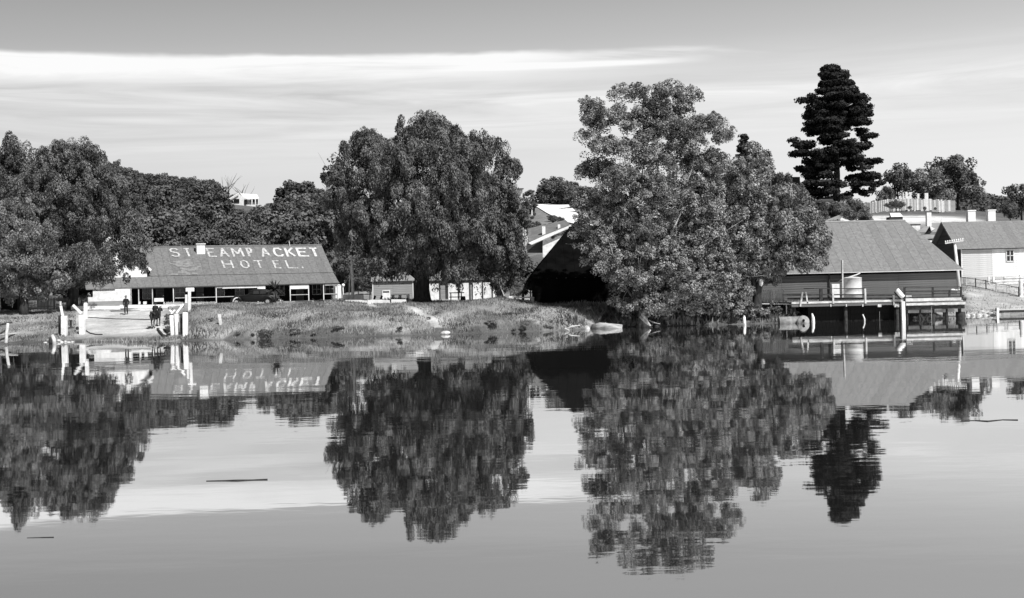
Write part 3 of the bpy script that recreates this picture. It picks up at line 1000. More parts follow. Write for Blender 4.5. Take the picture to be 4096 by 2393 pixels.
# forest on the left hill: skyline given as (px, y) that the crowns must stay under
SKYL = ([-600, 0, 300, 420, 480, 560, 640, 700, 760, 800, 830, 868, 885, 900, 912, 1036, 1050, 1140, 1155, 1180, 1205, 1240, 1300, 1340],
        [560, 600, 640, 650, 655, 685, 700, 700, 710, 722, 722, 735, 780, 812, 832, 832, 815, 815, 760, 735, 725, 735, 760, 800])
cands = []
for k in range(1500):
    px = rnd.uniform(330, 1330)
    D = rnd.choice([rnd.uniform(168, 260), rnd.uniform(230, 440)])
    x = uv(px, 900)[0] * D / F
    cands.append((D, px, x))
placed = []
cnt = 0
for D, px, x in cands:
    if cnt >= 190:
        break
    if any((x - a) ** 2 + (D - b) ** 2 < (4.6 + D * 0.006) ** 2 for a, b in placed):
        continue
    if 905 < px < 1045 and 335 < D < 372:
        continue
    if (700 < px < 800 and 245 < D < 300):
        continue
    zg = gz(x, D)
    ylim = np.interp(px, SKYL[0], SKYL[1]) + rnd.uniform(-6, 14)
    zmax = W(px, ylim, D).z
    h = min(rnd.uniform(7.0, 12.0), zmax - zg)
    # keep the clearing and the hilltop house in view
    if 690 < px < 800 and D < 260:
        h = min(h, W(px, 880, D).z - zg)
    if 905 < px < 1045 and D < 350:
        h = min(h, W(px, 836, D).z - zg)
    if 430 < px < 1300 and D > 300 and rnd.random() < 0.0:
        continue
    if h < 3.0:
        continue
    placed.append((x, D))
    cnt += 1
    kd = 'dark' if D > 235 or rnd.random() < 0.55 else 'mid'
    where = ('left of the hotel chimney' if px < 760 else 'between hotel chimney and hilltop house' if px < 905 else 'below the hilltop house' if px < 1050 else 'right of the hilltop house')
    row = 'high on the wooded hill' if D > 330 else 'halfway up the wooded hill' if D > 235 else 'low behind the hotel roof'
    far_tree(kd, x, D, h, '%s tree %s, %s' % ('dark bushy' if kd == 'dark' else 'greyer leafy', row, where), '%s trees %s %s' % ('dark' if kd == 'dark' else 'greyer', row, where))
# feathery crowns breaking the skyline
for px, ytop, D, kd in [(476, 632, 400, 'airy'), (530, 665, 410, 'airy'), (665, 685, 420, 'airy'), (735, 705, 420, 'airy'), (775, 700, 425, 'airy')]:
    x = uv(px, 900)[0] * D / F
    zt = W(px, ytop, D).z
    far_tree('airy', x, D, max(6, zt - gz(x, D)), 'spindly open topped tree breaking the skyline of the wooded hill', 'spindly trees on the skyline', wide=0.8)
for px, ytop, D, kd, lb, wdd in [(846, 716, 330, 'dark', 'dark round headed tree leaning left of the hilltop house', 0.62),
                           (1175, 722, 262, 'dark', 'dark broad tree on the hill between hotel chimney and pepper tree', 1.1),
                           (1235, 740, 268, 'dark', 'second dark tree beside the broad one, nearer the pepper tree', 1.0),
                           (925, 765, 366, 'dark', 'low dark tree just behind the hilltop house', 1.0),
                           (880, 775, 352, 'dark', 'dark shrub tree at the left corner of the hilltop house', .8),
                           (1290, 800, 240, 'mid', 'pale bushy tree at the left edge of the pepper tree', 1.1)]:
    x = uv(px, 900)[0] * D / F
    zt = W(px, ytop, D).z
    far_tree(kd, x, D, zt - gz(x, D), lb, wide=wdd * 9 / 9)

# trees right of the road, and small ones
for px, ytop, yb, kd, lb in [(2178, 722, 789, 'dark', 'leftmost tree on the cutting right of the white road'),
                            (2205, 708, 795, 'mid', 'round tree second from the left on the road cutting'),
                            (2240, 705, 803, 'dark', 'dark tree in the middle of the clump on the road cutting'),
                            (2285, 718, 818, 'mid', 'broad tree right of the middle of the road cutting'),
                            (2330, 735, 838, 'mid', 'tree of the road cutting clump beside the gum tree'),
                            (2262, 765, 812, 'dark', 'low dark tree leaning over the white road'),
                            (2370, 760, 860, 'mid', 'bushy tree partly behind the left side of the gum tree')]:
    p_ = G(px, yb, 150)
    far_tree(kd, p_.x + .5, p_.y + 3, W(px, ytop, p_.y + 3).z - gz(p_.x, p_.y + 3) + 2.2, lb, wide=1.15, zoff=-2.2)
    for q_ in range(3):
        x_, y_ = p_.x + rnd.uniform(-1.5, 3), p_.y + rnd.uniform(.5, 3)
        far_tree(rnd.choice(['dark', 'mid']), x_, y_, rnd.uniform(2.0, 3.4), 'low scrub on the cutting above the white road', 'scrub on the road cutting', name='shrub', cat='shrub', zoff=-.4)
for k in range(34):
    px = rnd.uniform(2095, 2330)
    yb = rnd.uniform(850, 905) if k % 2 else rnd.uniform(880, 960)
    road_y = float(np.interp(px, [2100, 2150, 2200, 2240, 2275, 2310], [800, 830, 858, 878, 894, 906]))
    if yb < road_y + 10:
        yb = road_y + rnd.uniform(10, 30)
    p_ = G(px, yb, 180)
    far_tree(rnd.choice(['mid', 'dark', 'mid', 'feather']), p_.x, p_.y, rnd.uniform(.7, 1.6), 'low scrub dotted on the slope below the white road', 'scrub below the white road', name='shrub', cat='shrub', wide=rnd.uniform(1.1, 2.0), zoff=-.2)
p_ = W(2112, 794, 352)
far_tree('dark', p_.x, p_.y, 2.6, 'tiny dark round tree on the road crest', z=p_.z, wide=1.5)
# hill right
for px, ytop, D, kd, wdd, lb in [(3590, 655, 235, 'mid', 0.8, 'rounded dark tree right of the pine above the paling fence'),
                                 (3545, 735, 232, 'mid', 0.8, 'low tree at the foot of the pine, right side'),
                                 (3730, 670, 235, 'feather', 1.0, 'pale feathery tree above the right half of the paling fence'),
                                 (3690, 690, 236, 'feather', .8, 'smaller pale tree left of the feathery one on the hill'),
                                 (3830, 620, 250, 'dark', 0.9, 'spreading dark gum on the hill at the right'),
                                 (3780, 640, 255, 'dark', .8, 'dark gum crown behind the pale feathery tree'),
                                 (3890, 700, 248, 'mid', .8, 'lower gum at the right end of the hill trees'),
                                 (4085, 735, 205, 'dark', 1.0, 'dark tree cut off by the right edge of the picture'),
                                 (4040, 805, 200, 'mid', .9, 'bush like tree behind the white walled building'),
                                 (3400, 790, 208, 'mid', 1.0, 'shrubby tree below the pine on the hillside'),
                                 (3330, 815, 200, 'dark', 1.0, 'dark shrubby tree under the pine, left side'),
                                 (3450, 800, 214, 'dark', .9, 'dark shrubby tree at the left end of the paling fence'),
                                 (3090, 745, 215, 'dark', .8, 'dark tree hiding the left of the hilltop villa'),
                                 (3135, 690, 205, 'dark', .5, 'narrow pointed dark tree before the hilltop villa'),
                                 (3270, 800, 205, 'dark', 1.1, 'dark tree right of the hilltop villa'),
                                 (3170, 760, 198, 'feather', 1.1, 'pale tree below the hilltop villa'),
                                 (2990, 740, 200, 'mid', 1.1, 'leafy tree between small conifer and hilltop villa')]:
    x = uv(px, 800)[0] * D / F
    zt = W(px, ytop, D).z
    far_tree(kd, x, D, max(1.8, zt - gz(x, D)), lb, wide=wdd)
# wood on the distant hill
rng = np.random.default_rng(77)
n = 520
pxs_ = rng.uniform(3700, 4700, n)
Ds = rng.uniform(600, 790, n)
Xs = (pxs_ - CX) * Ds / F
Zs = ground(Xs, Ds)
C = np.stack([Xs, Ds, Zs + 3.0], 1)
V, Q, tn = leaves(C, np.tile([[7.5, 7.5, 3.0]], (n, 1)), 50, 1.4, rng, 0, .5, 1.0, .6)
wd2 = crown_obj('distant_wood', None, [(V, Q, tn)], leaf_mat('hazed_distant_leaves', 0.06, 0.13, 0.05, 0.1))  # distance haze put into the leaf greys
tag(wd2, 'hazy wooded hill behind the right hand buildings', kind='stuff')

# bushes along the right bank, behind the mound, by the cottage
BUSH = []
for px, ytop, D, kd in [(2090, 1010, 128, 'mid'), (2040, 1060, 127, 'mid'), (2120, 1100, 126, 'mid'), (2070, 1130, 124, 'feather'), (2010, 1100, 127, 'dark'), (1990, 1150, 132, 'dark')]:
    x = uv(px, 1100)[0] * D / F
    far_tree(kd, x, D, W(px, ytop, D).z - gz(x, D), 'thick leafy shrub filling the gap between pepper tree and black shed', 'shrubs left of the black shed', name='shrub', cat='shrub')
k = 0
for px, py, hh, kd in [(2690, 1290, 3.4, 'pale_bush'), (2740, 1292, 3.0, 'bush'), (2790, 1290, 3.2, 'pale_bush'), (2840, 1290, 2.6, 'bush'), (2880, 1288, 2.6, 'bush'), (2930, 1285, 2.0, 'pale_bush'),
                       (2975, 1284, 1.9, 'bush'), (3020, 1284, 1.4, 'pale_bush'), (3065, 1278, 1.3, 'pale_bush'), (3105, 1270, 1.3, 'bush'), (2640, 1285, 2.6, 'bush'), (2720, 1270, 4.4, 'bush'), (2820, 1268, 4.4, 'bush'),
                       (2900, 1262, 3.6, 'bush'), (2660, 1262, 4.0, 'bush'), (3150, 1262, .9, 'pale_bush'), (2965, 1260, 3.0, 'bush'), (2760, 1250, 5.0, 'pale_bush')]:
    p_ = G(px, py)
    far_tree(kd, p_.x, p_.y, hh, 'leafy bush crowding the water edge under the gum and leafy trees', 'bushes along the water edge under the trees', name='bush', cat='bush')
for px, py, hh in [(2350, 1262, 0.8), (2420, 1270, 1.1), (2480, 1280, 1.0), (2540, 1285, 1.3), (2590, 1288, 1.0), (2450, 1250, 1.2)]:
    p_ = G(px, py)
    far_tree('bush', p_.x, p_.y, hh, 'low bush in deep shade before the black shed', 'low shaded bushes before the black shed', name='bush', cat='bush')

for k in range(14):
    px = rnd.uniform(860, 2330)
    yb = float(np.interp(px, [700, 1000, 1400, 1780, 2100, 2340], [1362, 1354, 1346, 1334, 1325, 1314])) - abs(rnd.gauss(0, 9)) - 2
    p_ = G(px, yb)
    far_tree(rnd.choice(['weed', 'bush', 'weed', 'weed']), p_.x, p_.y, rnd.uniform(.18, .5), 'scruffy weed clump on the grassy bank between the white posts and the log', 'weed clumps on the grassy bank', name='weed', cat='weed', wide=rnd.uniform(1.2, 2.0))
for k in range(10):
    px = rnd.uniform(800, 2250)
    p_ = G(px, rnd.uniform(1240, 1320))
    far_tree('weed', p_.x, p_.y, rnd.uniform(.16, .3), 'low dark weed patch on the slope of the grassy mound', 'dark weed patches on the mound', name='weed', cat='weed', wide=rnd.uniform(1.2, 1.9))
for k in range(30):
    px = rnd.uniform(3060, 3460)
    D = rnd.uniform(176, 206)
    x = uv(px, 850)[0] * D / F
    far_tree(rnd.choice(['mid', 'dark', 'feather']), x, D, rnd.uniform(2.0, 4.0), 'low shrub on the hillside between the shed ridge and the pine', 'shrubs on the hillside below the pine', name='shrub', cat='shrub')
for k in range(26):
    px = rnd.uniform(3480, 4090)
    D = rnd.uniform(226, 262)
    x = uv(px, 850)[0] * D / F
    if (px < 3560 or px > 3600) and not 3640 < px < 3690 and px < 3860:
        far_tree(rnd.choice(['mid', 'dark', 'feather']), x, D, rnd.uniform(1.8, 3.4) * (1.0 if px < 3900 else .8), 'bushy tree in the belt behind the paling fence', 'bushy trees behind the paling fence')
for px, yb, hh in [(3560, 846, 1.5), (3585, 847, 1.9), (3605, 846, 1.6), (3640, 845, .9), (3700, 846, .8), (3740, 847, .7)]:
    x = uv(px, 830)[0] * 206 / F
    far_tree('mid', x, 206, hh, 'grey shrub growing against the front of the paling fence', 'shrubs in front of the paling fence', name='shrub', cat='shrub', z=W(px, yb, 206).z)
for k in range(34):
    px = rnd.uniform(3560, 4096)
    D = rnd.uniform(174, 188)
    x = uv(px, 850)[0] * D / F
    far_tree(rnd.choice(['mid', 'dark']), x, D, rnd.uniform(1.4, 2.6), 'low dark bush in the row behind the house roofs', 'low bushes behind the house roofs', name='bush', cat='bush')

for px, ytop, D in [(1365, 1030, 166), (1400, 985, 169), (1445, 1010, 168), (1478, 1060, 162), (1430, 1090, 152), (1355, 1100, 168), (1475, 1110, 148)]:
    x = uv(px, 1000)[0] * D / F
    far_tree('dark', x, D, W(px, ytop, D).z - gz(x, D), 'dark tree filling the gap between the hotel end and the grey cottage', 'dark trees between hotel and cottage', wide=.9)
for px, ytop, D in [(30, 1120, 146), (90, 1100, 148), (150, 1130, 145), (210, 1105, 147), (262, 1120, 145), (320, 1110, 144), (-30, 1100, 145), (360, 1130, 150), (-80, 1100, 146)]:
    x = uv(px, 1000)[0] * D / F
    far_tree('dark', x, D, W(px, ytop, D).z - gz(x, D), 'dark shrub behind the shaded picket fence at the left', 'dark shrubs behind the left picket fence', name='shrub', cat='shrub', wide=1.3)

# bare dead trees behind the hilltop house
def bare(px, D, ytop, label, seed):
    rng = np.random.default_rng(seed)
    x = uv(px, 800)[0] * D / F
    b = Vector((x, D, gz(x, D)))
    T = thing('bare_tree', b, label, 'tree')
    hh = W(px, ytop, D).z - b.z
    MB().tube([b, b + Vector((.2, 0, hh * .35)), b + Vector((0, 0, hh * .6))], [.3, .22, .12], 6).build('trunk', M['timber'], T, True)
    for k in range(11):
        s_ = b + Vector((.1, 0, hh * rng.uniform(.3, .6)))
        e_ = b + Vector((rng.uniform(-.42, .42) * hh, rng.uniform(-.3, .3) * hh, hh * rng.uniform(.75, 1.0)))
        MB().tube(limb_path(s_, e_, rng, 0.06, 5), [.12, .10, .08, .06, .03], 5).build('branch', M['timber'], T, True)


bare(912, 372, 690, 'leafless tree with upswept branches behind the hilltop house', 3)
bare(968, 376, 725, 'smaller leafless tree over the roof of the hilltop house', 4)

# ------------------------------------------------------------------ grass
rng = np.random.default_rng(9)


def tufts(n, x0, x1, y0, y1, hmin, hmax, cond=None):
    x = rng.uniform(x0, x1, n)
    y = rng.uniform(y0, y1, n)
    d = y - shore_y(x)
    keep = d > 0.05
    if cond is not None:
        keep &= cond(x, y, d)
    x, y = x[keep], y[keep]
    z = ground(x, y)
    m = len(x)
    hh = rng.uniform(hmin, hmax, m) * (0.6 + 1.3 * np.clip(vnoise(x, y, 1.7, 21) + .5, 0, 1))
    a = rng.uniform(0, PI, m)
    w_ = hh * rng.uniform(.25, .6, m)
    lx, ly = rng.normal(size=m) * hh * .45, rng.normal(size=m) * hh * .45
    ca, sa = np.cos(a) * w_ / 2, np.sin(a) * w_ / 2
    V = np.stack([np.stack([x - ca, y - sa, z - .03], 1), np.stack([x + ca, y + sa, z - .03], 1), np.stack([x + lx, y + ly, z + hh + .10 * np.exp(-d[keep] / 2.5)], 1)], 1).reshape(-1, 3)
    Q = np.arange(m * 3).reshape(-1, 3)
    tn = np.clip(.5 + vnoise(x, y, 2.6, 22) * 1.1 + rng.normal(size=m) * .15, 0, 1)
    return V, Q, np.repeat(tn, 3)


pxof = lambda x, y: CX + x / y * F
parts = [tufts(110000, -34, 9, 96, 124, .04, .17, lambda x, y, d: ((pxof(x, y) > 735) | (d < 1.0)) & (pxof(x, y) < 2400) & (np.abs(x - np.interp(y, [97, 100, 104, 108, 113, 120], [-5.6, -6.6, -8.6, -11.2, -13.4, -15.0])) > .35) & ((y < 117) | (rng.random(len(x)) < .3))),
         tufts(26000, -52, -33, 95, 130, .05, .16, lambda x, y, d: pxof(x, y) < 300),
         tufts(12000, 5, 32, 100, 113, .08, .35),
         tufts(9000, 38, 62, 104, 150, .05, .13)]
go2 = crown_obj('bank_grass', None, parts, M['grass'])
tag(go2, 'rough tufted grass covering the river bank', kind='stuff')


# ------------------------------------------------------------------ buildings
class Fr:
    def __init__(s, O, ang):
        s.O = Vector(O)
        s.e = Vector((math.cos(ang), math.sin(ang), 0))
        s.b = Vector((-math.sin(ang), math.cos(ang), 0))
        s.ang = ang

    def p(s, a, t_, z):
        q = s.O + s.e * a + s.b * t_
        return Vector((q.x, q.y, z))


SHEETV = {}
for key, lo_, hi_ in (('iron_mid', .115, .18), ('iron_pale', .145, .21)):
    L_ = []
    for q_, (a_, b_) in enumerate(((1, 1), (.93, 1.02), (1.05, 1.0), (.97, 1.08), (.9, .96))):
        L_.append(mat('%s_sheet' % M[key].name, lo_ * a_, hi_ * b_, 1.1 + .3 * q_, 0.75, 0.12, stretch=(1.8, 1.8, .55), lo=.3, hi=.7))
    SHEETV[M[key].name] = L_


def sheets(fr, T, m, lo, hi, step, name='roof_sheet', th=0.03, jitter=0.0015, lift=0.0):
    """roof slope split in sheets. lo/hi: polyline functions s-> (t,z) at eave and ridge, given as (s0_eave,s1_eave,t,z),(s0_ridge,s1_ridge,t,z)"""
    a0, a1, ta, za = lo
    b0, b1, tb, zb = hi
    s = a0
    out_ = []
    k = 0
    var = SHEETV.get(m.name, [m])
    while s < a1 - 1e-4:
        e = min(s + step - 0.014, a1)

        def top(sv):
            # height fraction at which column sv meets the roof edge
            f = 1.0
            if sv < b0 and b0 > a0:
                f = (sv - a0) / (b0 - a0)
            if sv > b1 and a1 > b1:
                f = min(f, (a1 - sv) / (a1 - b1))
            return max(0.0, min(1.0, f))
        xs_ = sorted({s, e} | {v for v in (b0, b1) if s < v < e})
        upper = []
        for sv in reversed(xs_):
            f = top(sv)
            upper.append((sv, ta + (tb - ta) * f, za + (zb - za) * f))
        j = jitter * ((k * 7) % 5 - 2) / 2 + lift
        pts = [(s, ta, za), (e, ta, za)] + upper
        mm = var[(k * 5 + 3) % len(var)] if k % 2 else var[(k * 3) % len(var)]
        P, seen = [], []
        for q in pts:
            v = fr.p(q[0], q[1], q[2] + j)
            if all((v - w_).length > 0.01 for w_ in P):
                P.append(v)
        if len(P) >= 3:
            out_.append(MB().slab(P, th).build(name, mm, T))
        s += step
        k += 1
    return out_


def boards(fr, T, m, s0, s1, t0, z0, z1, dz, seg, name='weatherboard', alongdepth=False):
    L = s1 - s0
    n = max(1, round(L / seg))
    ln = L / n
    mb = MB()
    mb.add([(0, 0, 0), (ln - .012, 0, 0), (ln - .012, 0.018, dz * .98), (0, 0.018, dz * .98), (0, .05, 0), (ln - .012, .05, 0), (ln - .012, .05, dz * .98), (0, .05, dz * .98)],
           [(0, 1, 2, 3), (7, 6, 5, 4), (0, 4, 5, 1), (3, 2, 6, 7), (1, 5, 6, 2), (0, 3, 7, 4)])
    me = mesh_of(mb, name, m)
    z = z0
    r = 0
    while z < z1 - dz * .5:
        for i in range(n):
            if alongdepth:
                pt = fr.p(s0, t0 + L - ln * i, z)   # not used
            pt = fr.p(s0 + ln * i, t0 - .05 + rnd.uniform(-.004, .004), z)
            put(name, me, T, pt, fr.ang)
        z += dz
        r += 1


STROKES = {
    'S': [[(1, .88), (.8, 1), (.25, 1), (0, .82), (.1, .6), (.9, .42), (1, .2), (.8, 0), (.2, 0), (0, .12)]],
    'T': [[(0, 1), (1, 1)], [(.5, 1), (.5, 0)]],
    'E': [[(1, 1), (0, 1), (0, 0), (1, 0)], [(0, .52), (.75, .52)]],
    'A': [[(0, 0), (.5, 1), (1, 0)], [(.22, .36), (.78, .36)]],
    'M': [[(0, 0), (0.05, 1), (.5, .3), (.95, 1), (1, 0)]],
    'P': [[(0, 0), (0, 1), (.75, 1), (1, .8), (.75, .5), (0, .5)]],
    'C': [[(1, .85), (.75, 1), (.25, 1), (0, .7), (0, .3), (.25, 0), (.8, 0), (1, .15)]],
    'K': [[(0, 1), (0, 0)], [(1, 1), (0.05, .45)], [(.3, .6), (1, 0)]],
    'H': [[(0, 1), (0, 0)], [(1, 1), (1, 0)], [(0, .5), (1, .5)]],
    'O': [[(.5, 1), (.12, .85), (0, .5), (.12, .15), (.5, 0), (.88, .15), (1, .5), (.88, .85), (.5, 1)]],
    'L': [[(0, 1), (0, 0), (1, 0)]],
    '.': [[(.5, 0), (.5, .12)]],
}


def letter(T, ch, mp, wd_, m):
    """strokes mapped by mp(x,y,lift); wd_ = stroke width in mapped units handled through small offsets"""
    mb = MB()
    for si, st in enumerate(STROKES[ch]):
        P = [mp(x, y) for x, y in st]
        for i in range(len(P) - 1):
            a, b = P[i], P[i + 1]
            d = (b - a).normalized()
            nrm = mp.n
            sd = nrm.cross(d).normalized() * wd_ / 2
            e = d * wd_ * 0.35
            lift = nrm * (0.004 * (i + 1) + .012 * si)
            mb.slab([a - e - sd + lift, b + e - sd + lift, b + e + sd + lift, a - e + sd + lift], 0.012)
    o = mb.build('letter', m, T)
    return o


# ---- hotel
hf = Fr((-43.97, 138.0, 0), math.radians(22))
HZ = 2.05
hotel = thing('hotel', hf.p(0, 0, HZ - .3), 'long low hotel with lettered iron roof and deep front veranda', 'hotel')
HL = 25.4
EZ, SZ, RZ = 4.12, 5.33, 8.82
hs = sheets(hf, hotel, M['iron_mid'], (0, HL, 0.0, EZ), (0, HL, 2.6, SZ), 0.85, 'veranda_roof_sheet')
sheets(hf, hotel, M['iron_mid'], (0, HL, 2.6, SZ + .05), (0, HL, 8.5, RZ), 0.85)
sheets(hf, hotel, M['iron_mid'], (0, HL, 14.4, SZ), (0, HL, 8.5, RZ), 1.7, 'rear_roof_sheet')
MB().tube([hf.p(0, 8.5, RZ + .03), hf.p(HL, 8.5, RZ + .03)], 0.09, 8).build('ridge_cap', M['iron_mid'], hotel, True)
MB().beam(hf.p(0, -.04, EZ - .07), hf.p(HL, -.04, EZ - .07), .05, .13).build('fascia', M['weather'], hotel)
MB().beam(hf.p(0, -.12, EZ - .0), hf.p(HL, -.12, EZ - .0), .11, .06).build('gutter', M['iron_mid'], hotel)
# walls
MB().slab([hf.p(0.3, 2.6, HZ - .4), hf.p(HL - .1, 2.6, HZ - .4), hf.p(HL - .1, 2.6, SZ), hf.p(.3, 2.6, SZ)], .25).build('front_wall', M['dark'], hotel)  # veranda shade put into the wall as a near-black colour
MB().slab([hf.p(HL - .1, 2.6, HZ - .4), hf.p(HL - .1, 14.2, HZ - .4), hf.p(HL - .1, 14.2, SZ - .1), hf.p(HL - .1, 8.5, RZ - .1), hf.p(HL - .1, 2.6, SZ - .1)], .2).build('end_wall', M['white_old'], hotel)
MB().slab([hf.p(0.3, 14.2, HZ - .4), hf.p(.3, 2.6, HZ - .4), hf.p(.3, 2.6, SZ - .1), hf.p(.3, 8.5, RZ - .1), hf.p(.3, 14.2, SZ - .1)], .2).build('end_wall', M['white_old'], hotel)
MB().slab([hf.p(HL - .1, 14.2, HZ - .4), hf.p(.3, 14.2, HZ - .4), hf.p(.3, 14.2, SZ - .1), hf.p(HL - .1, 14.2, SZ - .1)], .2).build('rear_wall', M['white_old'], hotel)
MB().slab([hf.p(0, 0, HZ + .05), hf.p(HL, 0, HZ + .05), hf.p(HL, 2.6, HZ + .05), hf.p(0, 2.6, HZ + .05)], .5).build('veranda_floor', M['timber'], hotel)


def hs_of(px, t_=0.05, y=1190):
    """hotel-s coordinate at which the line of sight of column px meets the depth line t"""
    best = min(np.linspace(-4, 30, 3401), key=lambda s: abs(hf.p(s, t_, 0).x / hf.p(s, t_, 0).y * F - uv(px, y)[0]))
    return float(best)


wfr = MB().box((0, 0, 0), (1.25, .06, 1.35))
for pxc, kd in [(590, 'window'), (640, 'door'), (720, 'window'), (800, 'door'), (880, 'window'), (960, 'window'), (1010, 'door'), (1120, 'window'), (1200, 'door'), (1268, 'window'), (1320, 'window')]:
    s_ = hs_of(pxc, 2.5)
    if kd == 'window':
        fo = MB()
        for dx, dz, sx_, sz_ in ((0, .62, 1.1, .08), (0, -.62, 1.1, .08), (-.52, 0, .07, 1.3), (.52, 0, .07, 1.3), (0, 0, .05, 1.2), (0, 0, 1.0, .05)):
            fo.box(hf.p(s_ + dx, 2.56, HZ + 1.35 + dz), (sx_, .06, sz_), hf.ang)
        f_ = fo.build('window', M['weather'], hotel)
        MB().box(hf.p(s_, 2.585, HZ + 1.35), (1.02, .02, 1.22), hf.ang).build('pane', M['glass'], f_)
    else:
        d_ = MB().box(hf.p(s_, 2.57, HZ + 1.05), (.9, .06, 2.0), hf.ang).build('door', M['board_dark'], hotel)
        MB().box(hf.p(s_ + .36, 2.52, HZ + 1.05), (.05, .06, .08), hf.ang).build('handle', M['chrome'], d_)
# veranda posts
PX_POST = [555, 610, 694, 865, 1032, 1161, 1235, 1295, 1352]
for q in PX_POST:
    s_ = hs_of(q)
    MB().box(hf.p(s_, .06, (HZ + EZ) / 2 - .05), (.1, .1, EZ - HZ - .05), hf.ang).build('post', M['white_old'] if q > 650 else M['timber_pale'], hotel)
# hand rails
for a, b in ((700, 960), (1161, 1235), (1297, 1352)):
    MB().beam(hf.p(hs_of(a), .06, HZ + .78), hf.p(hs_of(b), .06, HZ + .78), .06, .07).build('handrail', M['timber_pale'], hotel)
# canvas blinds under the veranda edge
for a, b, dz in ((890, 1030, .24), (868, 889, .16), (1034, 1062, .40), (1163, 1234, .50), (1299, 1350, .16)):
    MB().slab([hf.p(hs_of(a), .0, EZ - .12 - dz), hf.p(hs_of(b), .0, EZ - .12 - dz), hf.p(hs_of(b), .0, EZ - .12), hf.p(hs_of(a), .0, EZ - .12)], .04).build('blind', M['white'], hotel)
MB().slab([hf.p(hs_of(1343), .12, HZ + .25), hf.p(hs_of(1366), .12, HZ + .25), hf.p(hs_of(1366), .12, HZ + 1.75), hf.p(hs_of(1343), .12, HZ + 1.75)], .06).build('end_panel', M['white'], hotel)
MB().slab([hf.p(hs_of(616), -.1, HZ + .42), hf.p(hs_of(654), -.1, HZ + .42), hf.p(hs_of(654), -.1, HZ + .82), hf.p(hs_of(616), -.1, HZ + .82)], .05).build('signboard', M['white'], hotel)
# closed-in white room at the left end, with grey dado
s0, s1 = hs_of(352, -.3), hs_of(527, -.3)
sr = hs_of(372, -.3)
MB().slab([hf.p(s0, -.3, HZ + .65), hf.p(s1, -.3, HZ + .65), hf.p(s1, -.3, EZ - .12), hf.p(sr, -.3, EZ - .12), hf.p(sr, -.3, EZ - .95), hf.p(s0, -.3, EZ - .95)], .2).build('room_wall', M['white'], hotel)
MB().slab([hf.p(s0, -.33, HZ - .3), hf.p(s1, -.33, HZ - .3), hf.p(s1, -.33, HZ + .65), hf.p(s0, -.33, HZ + .65)], .2).build('dado', M['weather'], hotel)
MB().slab([hf.p(s1, -.3, HZ - .3), hf.p(s1, 2.5, HZ - .3), hf.p(s1, 2.5, EZ + .1), hf.p(s1, -.3, EZ - .12)], .15).build('room_side', M['white_old'], hotel)
MB().slab([hf.p(s0 - .2, -.45, EZ - .10), hf.p(0.1, -.45, EZ - .10), hf.p(0.1, 3, EZ + .9), hf.p(s0 - .2, 3, EZ + .9)], .05).build('room_roof', M['iron_mid'], hotel)
# chimney
cs = hs_of(802, 7.3, 1000)
ch = MB().box(hf.p(cs, 7.3, RZ - .78), (.98, .8, 2.0), hf.ang).build('chimney', M['plaster'], hotel, bevel=.02)
MB().box(hf.p(cs, 7.3, RZ + .27), (1.12, 1.02, .1), hf.ang).build('chimney_cap', M['plaster'], ch)
MB().tube([hf.p(hs_of(1165, 7.5, 980), 8.3, RZ - .1), hf.p(hs_of(1162, 7.5, 980), 8.3, RZ + .55)], .035, 6).build('flue', M['white_old'], hotel)
# front gable of the left wing
gA = W(447, 945, 138.6)
gR = W(603, 1083, 138.6)
gL = W(291, 1090, 138.6)
bk = Vector((-math.sin(hf.ang), math.cos(hf.ang), 0)) * 6.0
wing = MB()
wl = [W(318, 1101, 138.8), W(585, 1101, 138.8), W(585, 1079, 138.8), W(447, 957, 138.8), W(318, 1082, 138.8)]
gf = Fr(hf.p(0, 1.15, 0), hf.ang)


def gp(px, py, t_):
    s_ = hs_of(px, t_, py)
    q = hf.p(s_, t_, 0)
    return Vector((q.x, q.y, W(px, py, q.y).z))


gt = 2.5
MB().slab([gp(318, 1116, gt), gp(588, 1114, gt), gp(588, 1074, gt), gp(447, 958, gt), gp(318, 1076, gt)], .15).build('gable_wall', M['white'], hotel)
A_, R_, L_ = gp(447, 943, gt - .4), gp(604, 1082, gt - .4), gp(290, 1090, gt - .4)
MB().beam(A_, R_, .08, .26).build('bargeboard', M['white'], hotel)
MB().beam(L_, A_, .08, .26).build('bargeboard', M['white'], hotel)
bk = hf.b * 7.0
MB().slab([A_ + Vector((0, 0, .1)), R_ + Vector((0, 0, .1)), R_ + hf.b * 1.6 + Vector((0, 0, .1)), A_ + bk + Vector((0, 0, .1))], .05).build('wing_roof', M['iron_mid'], hotel)
MB().slab([L_ + Vector((0, 0, .1)), A_ + Vector((0, 0, .1)), A_ + bk + Vector((0, 0, .1)), L_ + bk + Vector((0, 0, .1))], .05).build('wing_roof', M['iron_mid'], hotel)
MB().beam(R_ + Vector((-.35, .3, -.35)), R_ + Vector((-.35, .3, .0)), .25, .3).build('eave_bracket', M['dark'], hotel)
# painted lettering on the main slope
slope_n = hf.e.cross((hf.p(0, 8.5, RZ) - hf.p(0, 2.6, SZ + .05)).normalized()).normalized()


def roof_hit(px, py):
    u, v = uv(px, py)
    d = Vector((u / F, 1, v / F))
    o_c = Vector((0, 0, H))
    P0 = hf.p(0, 2.6, SZ + .05)
    tt = (P0 - o_c).dot(slope_n) / d.dot(slope_n)
    return o_c + d * tt


class Map:
    def __init__(s, px0, px1, y0, y1, sh):
        s.n = slope_n
        s.a = (px0, px1, y0, y1, sh)

    def __call__(s, x, y):
        px0, px1, y0, y1, sh = s.a
        w_ = (px1 - px0) - sh
        return roof_hit(px0 + x * w_ + (1 - y) * sh, y1 + (y0 - y1) * y) + slope_n * .03


